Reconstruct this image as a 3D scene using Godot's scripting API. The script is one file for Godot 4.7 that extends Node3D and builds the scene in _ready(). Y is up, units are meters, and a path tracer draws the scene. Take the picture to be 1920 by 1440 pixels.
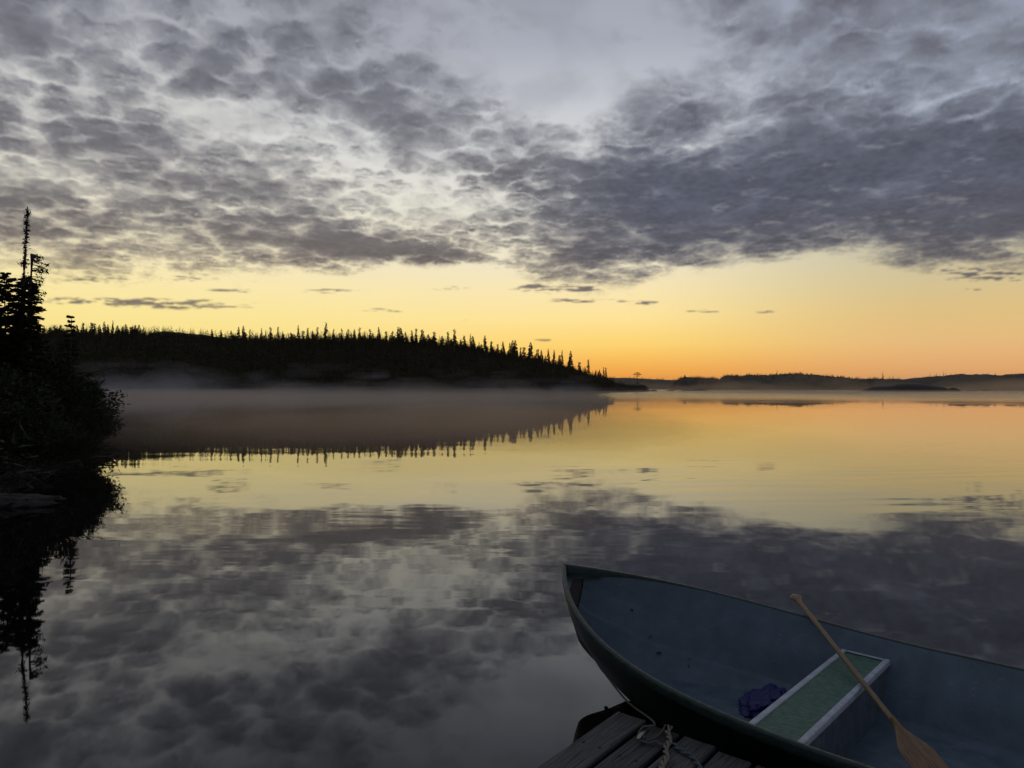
extends Node3D
# Dawn over a misty lake: a fibreglass rowing boat beside a plank dock, a spruce headland, far hills and a low bank.
# Camera at the origin's column looking along -z; "depth" below is metres along -z.

const EYE := 1.9
const LENS := 1329.0          # focal length in photograph pixels, used to turn measured bearings into world x

var rng := RandomNumberGenerator.new()
var taken := {}
var M := {}

# ---------------------------------------------------------------- small helpers
class Buf:
	var v := PackedVector3Array()
	var n := PackedVector3Array()
	var c := PackedColorArray()
	var u := PackedVector2Array()
	var i := PackedInt32Array()
	func vert(p: Vector3, nn: Vector3, col := Color.WHITE, uv := Vector2.ZERO) -> int:
		v.append(p); n.append(nn); c.append(col); u.append(uv)
		return v.size() - 1
	func tri(a: Vector3, b: Vector3, d: Vector3, col := Color.WHITE) -> void:
		var nn := (d - a).cross(b - a)
		nn = nn.normalized() if nn.length() > 1e-12 else Vector3.UP
		var k := v.size()
		v.append(a); v.append(b); v.append(d)
		n.append(nn); n.append(nn); n.append(nn)
		c.append(col); c.append(col); c.append(col)
		u.append(Vector2.ZERO); u.append(Vector2(1, 0)); u.append(Vector2(0, 1))
		i.append(k); i.append(k + 1); i.append(k + 2)
	func quad(a: Vector3, b: Vector3, d: Vector3, e: Vector3, col := Color.WHITE) -> void:
		tri(a, b, d, col); tri(a, d, e, col)
	func mesh(m: Material) -> ArrayMesh:
		var arr := []
		arr.resize(Mesh.ARRAY_MAX)
		arr[Mesh.ARRAY_VERTEX] = v
		arr[Mesh.ARRAY_NORMAL] = n
		arr[Mesh.ARRAY_COLOR] = c
		arr[Mesh.ARRAY_TEX_UV] = u
		arr[Mesh.ARRAY_INDEX] = i
		var am := ArrayMesh.new()
		am.add_surface_from_arrays(Mesh.PRIMITIVE_TRIANGLES, arr)
		am.surface_set_material(0, m)
		return am

# a grid of points (rows of equal length) as a smooth sheet; uv in metres when given
func sheet(b: Buf, rows: Array, closed := false, col := Color.WHITE) -> void:
	var nr := rows.size()
	var nc: int = rows[0].size()
	var base := b.v.size()
	for r in nr:
		var run := 0.0
		for k in nc:
			var p: Vector3 = rows[r][k]
			var kr := (k + 1) % nc if closed else mini(k + 1, nc - 1)
			var kl := (k - 1 + nc) % nc if closed else maxi(k - 1, 0)
			var du: Vector3 = rows[r][kr] - rows[r][kl]
			var dv: Vector3 = rows[mini(r + 1, nr - 1)][k] - rows[maxi(r - 1, 0)][k]
			if du.length() < 1e-6:
				du = rows[mini(r + 1, nr - 1)][kr] - rows[mini(r + 1, nr - 1)][kl]
			var nn := du.cross(dv)
			nn = nn.normalized() if nn.length() > 1e-12 else Vector3.UP
			if k > 0:
				run += (p - rows[r][k - 1]).length()
			b.vert(p, nn, col, Vector2(run, r))
	var last := nc if closed else nc - 1
	for r in nr - 1:
		for k in last:
			var k2 := (k + 1) % nc
			var a := base + r * nc + k
			var d := base + r * nc + k2
			var e := base + (r + 1) * nc + k2
			var g := base + (r + 1) * nc + k
			b.i.append_array([a, g, e, a, e, d])

func ring(at: Vector3, along: Vector3, rad: float, sides: int, squash := 1.0, up := Vector3.UP) -> Array:
	var z := along.normalized()
	var x := up.cross(z)
	if x.length() < 0.05:
		x = Vector3.RIGHT.cross(z)
	x = x.normalized()
	var y := z.cross(x)
	var out := []
	for k in sides:
		var a := TAU * k / sides
		out.append(at + x * cos(a) * rad + y * sin(a) * rad * squash)
	return out

func tube(b: Buf, pts: Array, rads: Array, sides := 8, col := Color.WHITE) -> void:
	var rows := []
	for k in pts.size():
		var along: Vector3 = pts[mini(k + 1, pts.size() - 1)] - pts[maxi(k - 1, 0)]
		rows.append(ring(pts[k], along, rads[k], sides))
	var first: Array = []
	var last: Array = []
	for k in sides:
		first.append(pts[0])
		last.append(pts[-1])
	rows.insert(0, first)
	rows.append(last)
	sheet(b, rows, true, col)

func smooth_path(pts: Array, steps: int) -> Array:
	var out := []
	for k in pts.size() - 1:
		var p0: Vector3 = pts[maxi(k - 1, 0)]
		var p3: Vector3 = pts[mini(k + 2, pts.size() - 1)]
		var a: Vector3 = pts[k]
		var d: Vector3 = pts[k + 1]
		for s in steps:
			out.append(a.cubic_interpolate(d, p0, p3, float(s) / steps))
	out.append(pts[-1])
	return out

func numbered(called: String) -> String:
	var k: int = taken.get(called, -1) + 1
	taken[called] = k
	return called if k == 0 else "%s_%03d" % [called, k]

func thing(called: String, label: String, category: String, at := Vector3.ZERO, group := "") -> Node3D:
	var o := Node3D.new()
	o.name = numbered(called)
	add_child(o, true)
	o.position = at
	tag(o, label, category, group)
	return o

func tag(o: Node, label: String, category := "", group := "", kind := "") -> void:
	o.set_meta("label", label)
	if category:
		o.set_meta("category", category)
	if group:
		o.set_meta("group", group)
	if kind:
		o.set_meta("kind", kind)

func part(called: String, m: Mesh, parent: Node = null) -> MeshInstance3D:
	var o := MeshInstance3D.new()
	o.name = numbered(called) if parent == null else called
	o.mesh = m
	(parent if parent else self).add_child(o, true)
	return o

func piece(called: String, b: Buf, m: Material, parent: Node = null) -> MeshInstance3D:
	return part(called, b.mesh(m), parent)

func copy(o: Node3D, label: String, group := "") -> Node3D:
	var base: String = o.get_meta("base_name")
	var c: Node3D = o.duplicate()
	c.name = numbered(base)
	add_child(c, true)
	c.set_meta("label", label)
	c.set_meta("group", group)
	return c

func table(xs: Array, ys: Array, x: float) -> float:
	if x <= xs[0]:
		return ys[0]
	for k in xs.size() - 1:
		if x <= xs[k + 1]:
			var t: float = (x - xs[k]) / (xs[k + 1] - xs[k])
			return lerpf(ys[k], ys[k + 1], t)
	return ys[-1]

func ground_at(px: float, depth: float, y := 0.0) -> Vector3:
	return Vector3((px - 960.0) / LENS * depth, y, -depth)

func height_at(py: float, depth: float) -> float:
	return EYE + (728.0 - py) / LENS * depth

func noise(sd: int, freq := 1.0, oct := 4) -> FastNoiseLite:
	var n := FastNoiseLite.new()
	n.noise_type = FastNoiseLite.TYPE_SIMPLEX_SMOOTH
	n.seed = sd
	n.frequency = freq
	n.fractal_type = FastNoiseLite.FRACTAL_FBM
	n.fractal_octaves = oct
	return n

# ---------------------------------------------------------------- sky
var sky_map: PackedFloat32Array
var sky_w := 0
var sky_h := 0
var cl1: FastNoiseLite
var cl2: FastNoiseLite
var cl3: FastNoiseLite
var cl4: FastNoiseLite
const EL := [0.0, 1.5, 3.4, 5.5, 7.6, 9.7, 14.0, 18.0, 22.0, 26.0, 30.0, 50.0, 90.0]
const SKY_MID := [[252, 158, 60], [253, 178, 78], [254, 211, 112], [253, 225, 150], [247, 227, 174], [238, 226, 194], [226, 223, 209], [215, 216, 214], [192, 195, 202], [166, 170, 182], [158, 162, 174], [128, 134, 148], [106, 112, 128]]
const SKY_LEFT := [[240, 206, 110], [246, 217, 124], [248, 223, 136], [249, 228, 152], [247, 229, 170], [240, 227, 188], [229, 224, 207], [216, 215, 210], [196, 196, 196], [165, 167, 175], [156, 158, 168], [126, 130, 142], [106, 112, 128]]
const SKY_RIGHT := [[232, 166, 106], [234, 174, 112], [230, 187, 126], [220, 190, 130], [208, 191, 148], [198, 190, 162], [184, 184, 178], [176, 184, 198], [166, 174, 192], [148, 156, 174], [144, 150, 166], [120, 126, 142], [106, 112, 128]]
const SKY_BACK := [[118, 104, 112], [124, 108, 116], [128, 114, 122], [130, 120, 128], [132, 126, 134], [132, 130, 138], [130, 132, 142], [128, 132, 144], [126, 131, 145], [122, 128, 142], [118, 124, 140], [110, 116, 132], [106, 112, 128]]
var sk_m: PackedColorArray
var sk_l: PackedColorArray
var sk_r: PackedColorArray
var sk_b: PackedColorArray
# how much cloud stands in each part of the sky that the picture shows: rows 60 pixels apart, columns 120
const CLOUD := [
	[75, 62, 65, 48, 50, 58, 36, 22, 20, 16, 22, 36, 46, 48, 55, 62, 68],
	[60, 56, 68, 74, 68, 58, 32, 20, 14, 14, 22, 40, 58, 56, 60, 62, 62],
	[34, 38, 56, 66, 74, 76, 60, 30, 8, 8, 24, 44, 52, 60, 56, 52, 56],
	[58, 44, 34, 38, 50, 66, 72, 56, 16, 8, 36, 52, 64, 70, 66, 56, 62],
	[66, 74, 54, 34, 30, 42, 52, 62, 54, 38, 54, 60, 74, 84, 86, 76, 76],
	[46, 60, 70, 60, 54, 32, 36, 56, 70, 74, 78, 82, 90, 95, 95, 92, 92],
	[50, 52, 56, 60, 60, 46, 26, 36, 58, 76, 86, 92, 88, 88, 95, 97, 100],
	[70, 68, 62, 68, 70, 56, 38, 28, 52, 74, 82, 92, 88, 84, 88, 92, 96],
	[34, 46, 36, 50, 68, 88, 96, 90, 42, 68, 76, 74, 62, 50, 52, 62, 66],
	[26, 34, 30, 28, 16, 10, 6, 8, 22, 46, 40, 16, 0, 0, 2, 22, 14],
	[0, 0, 0, 0, 0, 0, 0, 0, 0, 0, 0, 0, 0, 0, 0, 0, 0],
]
# thin streaks near the horizon: x, y, half length, half height, strength
const STREAKS := [[250, 566, 230, 7, 0.95], [330, 574, 150, 5, 0.9], [620, 545, 70, 5, 0.7], [720, 582, 50, 3, 0.7], [430, 545, 60, 5, 0.6], [1050, 540, 110, 9, 0.9], [1090, 563, 80, 4, 0.8],
	[1200, 567, 50, 4, 0.85], [1320, 583, 50, 2.6, 0.7], [1440, 584, 40, 2.6, 0.7], [1820, 541, 32, 3, 0.7], [1840, 512, 140, 15, 0.7], [1028, 638, 32, 2.2, 0.75], [1495, 677, 9, 1.6, 0.9], [180, 522, 110, 10, 0.6], [360, 520, 70, 8, 0.6], [880, 600, 20, 1.5, 0.4], [840, 540, 60, 4, 0.5]]

func rows_of(a: Array) -> PackedColorArray:
	var out := PackedColorArray()
	for e in a:
		out.append(Color(e[0] / 255.0, e[1] / 255.0, e[2] / 255.0))
	return out

func sky_color(az: float, el: float) -> Color:
	# clear air
	var k := 0
	while k < 11 and el > EL[k + 1]:
		k += 1
	var t: float = clampf((el - EL[k]) / (EL[k + 1] - EL[k]), 0.0, 1.0)
	var mid := sk_m[k].lerp(sk_m[k + 1], t)
	var off := az - 8.0
	var clear: Color
	if off < 0.0:
		clear = mid.lerp(sk_l[k].lerp(sk_l[k + 1], t), smoothstep(0.0, 36.0, -off))
	else:
		clear = mid.lerp(sk_r[k].lerp(sk_r[k + 1], t), smoothstep(0.0, 24.0, off))
	var away := smoothstep(40.0, 150.0, absf(off))
	clear = clear.lerp(sk_b[k].lerp(sk_b[k + 1], t), away)
	# the cloud deck, laid on a plane overhead so that it runs together towards the horizon
	var ra := deg_to_rad(az)
	var re := deg_to_rad(el)
	var up := sin(re) + 0.035
	var far := pow(cos(re) / up, 0.8)
	var cx := sin(ra) * far
	var cz := cos(ra) * far
	# where the picture's cloud cover is read; beyond its edges it goes on mirrored
	var a2 := az if absf(az) < 35.8 else signf(az) * 35.8 * cos((absf(az) - 35.8) / 144.2 * PI * 1.5)
	var e2 := el if el < 28.6 else maxf(57.2 - el, 14.0)
	var px := 960.0 + LENS * tan(deg_to_rad(a2))
	var py := 728.0 - LENS * tan(deg_to_rad(e2)) / cos(deg_to_rad(a2))
	var wob := cl4.get_noise_2d(cx * 1.3, cz * 1.3)
	var wob2 := cl4.get_noise_2d(cx * 1.3 + 40.0, cz * 1.3 - 17.0)
	var gx := clampf((px + wob * 60.0) / 1920.0, 0.0, 1.0) * (sky_w - 1)
	var gy := clampf((py + wob2 * 26.0) / 600.0, 0.0, 1.0) * (sky_h - 1)
	var cover := sky_map[int(gy + 0.5) * sky_w + int(gx + 0.5)]
	var side := smoothstep(860.0, 1250.0, px)
	# cloudlets: rounded cells whose nearer edge is steep and whose far edge thins out, at two sizes
	var rx := sin(ra) * far
	var rz := cos(ra) * far
	var fine := cl3.get_noise_2d(cx * 24.0, cz * 24.0)
	var big := -0.64 - cl1.get_noise_2d(cx * 4.4, cz * 4.4)
	var k1 := -0.10 * big
	big = -0.64 - cl1.get_noise_2d((cx - rx * k1) * 4.4, (cz - rz * k1) * 4.4)
	var sm := -0.64 - cl2.get_noise_2d(cx * 10.8, cz * 10.8)
	var k2 := -0.042 * sm
	sm = -0.64 - cl2.get_noise_2d((cx - rx * k2) * 10.8, (cz - rz * k2) * 10.8)
	var soft := cl4.get_noise_2d(cx * 1.9 + 7.0, cz * 2.6)
	var n := (1.0 - side) * (0.42 * big + 0.92 * sm * (1.0 + 0.7 * wob)) + side * (0.80 * big + 0.50 * sm * (1.0 + 0.9 * wob)) + 0.36 * soft
	var lowband := smoothstep(4.5, 9.0, el)
	var rough := lerpf(1.0, 0.62, smoothstep(0.7, 0.95, cover)) * lerpf(0.8, 1.0, smoothstep(10.0, 18.0, el))
	var d := ((cover - 0.45) * 1.15 + lerpf(0.36, 0.63, smoothstep(0.12, 0.42, cover)) + rough * lerpf(0.5, 1.0, smoothstep(0.08, 0.4, cover)) * (1.2 * n + 0.15 * fine)) * smoothstep(0.0, 0.14, cover) * lowband
	var dens := smoothstep(0.05, 1.05, d)
	dens += 0.20 * smoothstep(-0.15, 0.5, cl4.get_noise_2d(cx * 2.6 - 11.0, cz * 2.2)) * (1.0 - clampf(dens, 0.0, 1.0)) * smoothstep(13.0, 20.0, el)
	# small bright holes in the heavy bank on the right
	dens -= side * 0.28 * smoothstep(0.22, 0.7, cl4.get_noise_2d(cx * 3.6 + 31.0, cz * 5.2 - 8.0) + 0.25 * fine) * smoothstep(0.5, 0.8, cover)
	for s in STREAKS:
		var qx: float = (px - s[0]) / s[2]
		if absf(qx) < 1.3:
			var qy: float = (py - s[1] - 0.02 * (px - s[0])) / s[3]
			if absf(qy) < 3.0:
				var g: float = exp(-qx * qx * 1.3 - qy * qy * 0.7) * s[4] * (0.75 + 1.3 * cl4.get_noise_2d(px * 0.012 + s[1], py * 0.17) + 0.5 * cl3.get_noise_2d(px * 0.03, py * 0.3))
				dens = maxf(dens, smoothstep(0.28, 0.72, g) * 0.9)
	# cloud colour: violet grey, warmer low on the left, bluer and darker on the right
	var dark := Color(0.40, 0.393, 0.415).lerp(Color(0.338, 0.352, 0.41), side)
	dark = dark.lerp(Color(0.36, 0.33, 0.335), (1.0 - smoothstep(8.0, 15.0, el)) * (1.0 - 0.5 * side))
	dark = dark.lerp(Color(0.435, 0.445, 0.485), smoothstep(14.0, 24.0, el) * 0.9)
	var thick := smoothstep(0.75, 1.25, d)
	dark = dark.lerp(dark * 0.93, thick)
	dark = dark * (1.0 + 0.10 * fine - 0.22 * n)
	dark = dark.lerp(Color(0.36, 0.375, 0.43), away * 0.6)
	# thin veil that pales the gaps between the clouds
	return clear.lerp(dark, clampf(dens, 0.0, 1.0) * lerpf(0.86, 0.97, side))

func make_sky() -> ImageTexture:
	sk_m = rows_of(SKY_MID)
	sk_l = rows_of(SKY_LEFT)
	sk_r = rows_of(SKY_RIGHT)
	sk_b = rows_of(SKY_BACK)
	var raw := PackedFloat32Array()
	for r in CLOUD:
		for e in r:
			raw.append(e / 100.0)
	var im := Image.create_from_data(17, 11, false, Image.FORMAT_RF, raw.to_byte_array())
	# cubic upsampling about cell centres: pad by resizing, small shift is hidden by the wobble
	im.resize(480, 300, Image.INTERPOLATE_CUBIC)
	sky_map = im.get_data().to_float32_array()
	sky_w = 480
	sky_h = 300
	cl1 = noise(11, 1.0, 3)
	cl2 = noise(23, 1.0, 2)
	for c in [cl1, cl2]:
		c.noise_type = FastNoiseLite.TYPE_CELLULAR
		c.cellular_return_type = FastNoiseLite.RETURN_DISTANCE
		c.cellular_jitter = 1.0
		c.fractal_gain = 0.5
		c.domain_warp_enabled = true
		c.domain_warp_amplitude = 0.7
		c.domain_warp_frequency = 0.7
		c.domain_warp_fractal_octaves = 3
	cl3 = noise(37, 1.0, 4)
	cl3.fractal_gain = 0.5
	cl4 = noise(51, 1.0, 4)
	var W := 4096
	var H := 2048
	# outside the picture's bearings a quarter of the fineness is enough
	var cw := 1024
	var ch := 256
	var bytes := PackedByteArray()
	bytes.resize(cw * (ch + 1) * 3)
	for y in ch + 1:
		var el := 90.0 - 90.0 * (y + 0.5) / ch
		for x in cw:
			var c := sky_color(-180.0 + 360.0 * (x + 0.5) / cw, maxf(el, 0.0))
			var o := (y * cw + x) * 3
			bytes[o] = int(clampf(c.r, 0, 1) * 255.0 + 0.5)
			bytes[o + 1] = int(clampf(c.g, 0, 1) * 255.0 + 0.5)
			bytes[o + 2] = int(clampf(c.b, 0, 1) * 255.0 + 0.5)
	var coarse := Image.create_from_data(cw, ch + 1, false, Image.FORMAT_RGB8, bytes)
	coarse.resize(W, (ch + 1) * 4, Image.INTERPOLATE_CUBIC)
	var full := Image.create_empty(W, H, false, Image.FORMAT_RGB8)
	full.fill(Color8(105, 100, 100))
	full.blit_rect(coarse, Rect2i(0, 0, W, H / 2), Vector2i.ZERO)
	var x0 := int((180.0 - 47.0) / 360.0 * W)
	var fw := int(94.0 / 360.0 * W)
	var y0 := int((90.0 - 34.0) / 180.0 * H)
	var fh := H / 2 - y0
	bytes = PackedByteArray()
	bytes.resize(fw * fh * 3)
	for y in fh:
		var el := 90.0 - 180.0 * (y0 + y + 0.5) / H
		for x in fw:
			var c := sky_color(-180.0 + 360.0 * (x0 + x + 0.5) / W, el)
			var o := (y * fw + x) * 3
			bytes[o] = int(clampf(c.r, 0, 1) * 255.0 + 0.5)
			bytes[o + 1] = int(clampf(c.g, 0, 1) * 255.0 + 0.5)
			bytes[o + 2] = int(clampf(c.b, 0, 1) * 255.0 + 0.5)
	full.blit_rect(Image.create_from_data(fw, fh, false, Image.FORMAT_RGB8, bytes), Rect2i(0, 0, fw, fh), Vector2i(x0, y0))
	# the panorama's first column looks along -z
	var turned := Image.create_empty(W, H, false, Image.FORMAT_RGB8)
	turned.blit_rect(full, Rect2i(W / 2, 0, W / 2, H), Vector2i.ZERO)
	turned.blit_rect(full, Rect2i(0, 0, W / 2, H), Vector2i(W / 2, 0))
	return ImageTexture.create_from_image(turned)

# ---------------------------------------------------------------- materials
func flat(r: float, g: float, b: float, rough := 0.8, spec := 0.5, tinted := false) -> StandardMaterial3D:
	var m := StandardMaterial3D.new()
	m.albedo_color = Color(r, g, b).linear_to_srgb()
	m.roughness = rough
	m.metallic_specular = spec
	m.vertex_color_use_as_albedo = tinted
	return m

func noise_tex(sd: int, freq: float, lo: Color, hi: Color, w := 256, h := 256, oct := 5) -> ImageTexture:
	var n := noise(sd, freq, oct)
	var im := n.get_seamless_image(w, h)
	im.convert(Image.FORMAT_RGB8)
	var bytes := im.get_data()
	for k in range(0, bytes.size(), 3):
		var c := lo.lerp(hi, bytes[k] / 255.0)
		bytes[k] = int(c.r * 255)
		bytes[k + 1] = int(c.g * 255)
		bytes[k + 2] = int(c.b * 255)
	return ImageTexture.create_from_image(Image.create_from_data(w, h, false, Image.FORMAT_RGB8, bytes))

func mottled(sd: int, scale: float, lo: Color, hi: Color, rough := 0.85, bump := 0.0, freq := 0.02) -> StandardMaterial3D:
	var m := StandardMaterial3D.new()
	m.albedo_texture = noise_tex(sd, freq, lo.linear_to_srgb(), hi.linear_to_srgb())
	m.uv1_triplanar = true
	m.uv1_scale = Vector3.ONE * scale
	m.roughness = rough
	if bump > 0.0:
		m.heightmap_enabled = true
		m.heightmap_texture = noise_tex(sd + 1, freq * 1.7, Color.BLACK, Color.WHITE)
		m.heightmap_scale = bump
	return m

func wood_tex(sd: int, lo: Color, hi: Color) -> ImageTexture:
	# grain that runs along x
	var n := noise(sd, 1.0, 4)
	var n2 := noise(sd + 5, 1.0, 3)
	var w := 512
	var h := 256
	var bytes := PackedByteArray()
	bytes.resize(w * h * 3)
	for y in h:
		for x in w:
			var g := 0.5 + 0.55 * n.get_noise_2d(x * 0.006, y * 0.13) + 0.3 * n2.get_noise_2d(x * 0.02, y * 0.5)
			var crack := smoothstep(0.42, 0.55, n2.get_noise_2d(x * 0.004 + 90.0, y * 0.09))
			var c := lo.lerp(hi, clampf(g, 0.0, 1.0)) * (1.0 - 0.7 * crack)
			var o := (y * w + x) * 3
			bytes[o] = int(c.r * 255)
			bytes[o + 1] = int(c.g * 255)
			bytes[o + 2] = int(c.b * 255)
	return ImageTexture.create_from_image(Image.create_from_data(w, h, false, Image.FORMAT_RGB8, bytes))

func liner_tex() -> ImageTexture:
	# gelcoat: blue grey, worn paler in drifts, with scuffs and specks of dirt
	var n := noise(81, 1.0, 5)
	var n2 := noise(83, 1.0, 2)
	var g := RandomNumberGenerator.new()
	g.seed = 85
	var w := 512
	var lo := Color(0.038, 0.070, 0.098)
	var hi := Color(0.110, 0.166, 0.212)
	var im := Image.create_empty(w, w, false, Image.FORMAT_RGB8)
	for y in w:
		for x in w:
			# wrapped both ways by blending two reads
			var bx := smoothstep(440.0, 511.0, x)
			var by := smoothstep(440.0, 511.0, y)
			var a := lerpf(n.get_noise_2d(x * 0.013, y * 0.013), n.get_noise_2d((x - 512) * 0.013, y * 0.013), bx)
			var b := lerpf(n.get_noise_2d(x * 0.013, (y - 512) * 0.013), n.get_noise_2d((x - 512) * 0.013, (y - 512) * 0.013), bx)
			var v := 0.5 + 0.5 * lerpf(a, b, by)
			var speck := smoothstep(0.40, 0.62, n2.get_noise_2d(x * 0.22, y * 0.22))
			var c := lo.lerp(hi, clampf(v, 0.0, 1.0)).lerp(Color(0.02, 0.03, 0.035), speck * 0.55)
			im.set_pixel(x, y, c.linear_to_srgb())
	for k in 46:
		var p := Vector2(g.randf_range(30, 480), g.randf_range(30, 480))
		var d := Vector2.from_angle(g.randfn(0.0, 0.5)) * g.randf_range(8, 34)
		var pale := g.randf() < 0.6
		for j in 40:
			var q := p + d * (j / 40.0)
			var old := im.get_pixel(int(q.x) & 511, int(q.y) & 511)
			im.set_pixel(int(q.x) & 511, int(q.y) & 511, old.lerp(Color(0.62, 0.68, 0.72) if pale else Color(0.1, 0.12, 0.14), 0.4))
	return ImageTexture.create_from_image(im)

func make_materials() -> void:
	M.needle = flat(1, 1, 1, 0.75, 0.3, true)
	M.far_needle = flat(1, 1, 1, 0.9, 0.1, true)
	M.bark = mottled(3, 2.0, Color(0.035, 0.03, 0.026), Color(0.11, 0.10, 0.09), 0.9, 2.0)
	M.dead_wood = mottled(5, 3.0, Color(0.03, 0.028, 0.026), Color(0.15, 0.145, 0.135), 0.8, 1.0)
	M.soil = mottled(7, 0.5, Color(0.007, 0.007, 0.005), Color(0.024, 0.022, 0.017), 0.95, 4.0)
	M.hill = mottled(9, 0.05, Color(0.018, 0.022, 0.014), Color(0.05, 0.05, 0.034), 0.95)
	M.rock = mottled(13, 0.9, Color(0.008, 0.008, 0.007), Color(0.05, 0.047, 0.044), 0.9, 4.0)
	M.far_rock = mottled(15, 0.12, Color(0.012, 0.011, 0.010), Color(0.036, 0.033, 0.030), 0.95)
	# boat
	M.liner = mottled(21, 1.4, Color(0.050, 0.094, 0.138), Color(0.108, 0.172, 0.23), 0.5, 0.25, 0.03)
	M.liner.albedo_texture = liner_tex()
	M.liner.uv1_scale = Vector3.ONE * 1.0
	M.hull = mottled(23, 1.2, Color(0.003, 0.008, 0.006), Color(0.009, 0.019, 0.015), 0.35, 0.1)
	M.gunwale = mottled(25, 2.5, Color(0.008, 0.024, 0.021), Color(0.026, 0.052, 0.047), 0.42, 0.25)
	M.seat_green = mottled(27, 2.2, Color(0.025, 0.085, 0.055), Color(0.075, 0.17, 0.12), 0.55, 0.3, 0.03)
	M.seat_white = mottled(29, 3.0, Color(0.30, 0.35, 0.42), Color(0.52, 0.56, 0.62), 0.5)
	M.seat_box = mottled(31, 1.6, Color(0.06, 0.075, 0.10), Color(0.12, 0.14, 0.17), 0.55, 0.3)
	M.cloth = mottled(33, 6.0, Color(0.006, 0.008, 0.085), Color(0.018, 0.024, 0.19), 0.45, 0.6)
	M.grit = flat(0.012, 0.014, 0.016, 0.9)
	M.metal = flat(0.35, 0.34, 0.33, 0.35)
	M.metal.metallic = 1.0
	# paddle
	M.paddle = StandardMaterial3D.new()
	M.paddle.albedo_texture = wood_tex(41, Color(0.10, 0.068, 0.028).linear_to_srgb(), Color(0.30, 0.215, 0.105).linear_to_srgb())
	M.paddle.uv1_triplanar = true
	M.paddle.uv1_scale = Vector3(1.6, 6.0, 6.0)
	M.paddle.roughness = 0.42
	M.blade = M.paddle.duplicate()
	M.blade.albedo_texture = wood_tex(47, Color(0.085, 0.046, 0.015).linear_to_srgb(), Color(0.30, 0.185, 0.072).linear_to_srgb())
	# dock: three tones of weathered plank
	M.plank = []
	for k in 3:
		var m := StandardMaterial3D.new()
		var f: float = [1.0, 0.8, 1.2][k]
		m.albedo_texture = wood_tex(60 + 7 * k, (Color(0.030, 0.029, 0.028) * f).linear_to_srgb(), (Color(0.165, 0.162, 0.155) * f).linear_to_srgb())
		m.heightmap_enabled = true
		m.heightmap_texture = m.albedo_texture
		m.heightmap_scale = 0.9
		m.uv1_triplanar = true
		m.uv1_scale = Vector3(0.9, 3.0, 3.0)
		m.uv1_offset = Vector3(0.37 * k, 0.21 * k, 0.13 * k)
		m.roughness = 0.85
		M.plank.append(m)
	M.nail = flat(0.012, 0.010, 0.009, 0.6)
	M.beam = mottled(71, 2.0, Color(0.02, 0.018, 0.016), Color(0.07, 0.062, 0.055), 0.9, 1.0)
	M.rope_pale = flat(0.22, 0.205, 0.165, 0.9)
	M.rope_thin = flat(0.11, 0.105, 0.09, 0.9)
	M.rope_blue = flat(0.085, 0.12, 0.135, 0.85)

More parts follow.
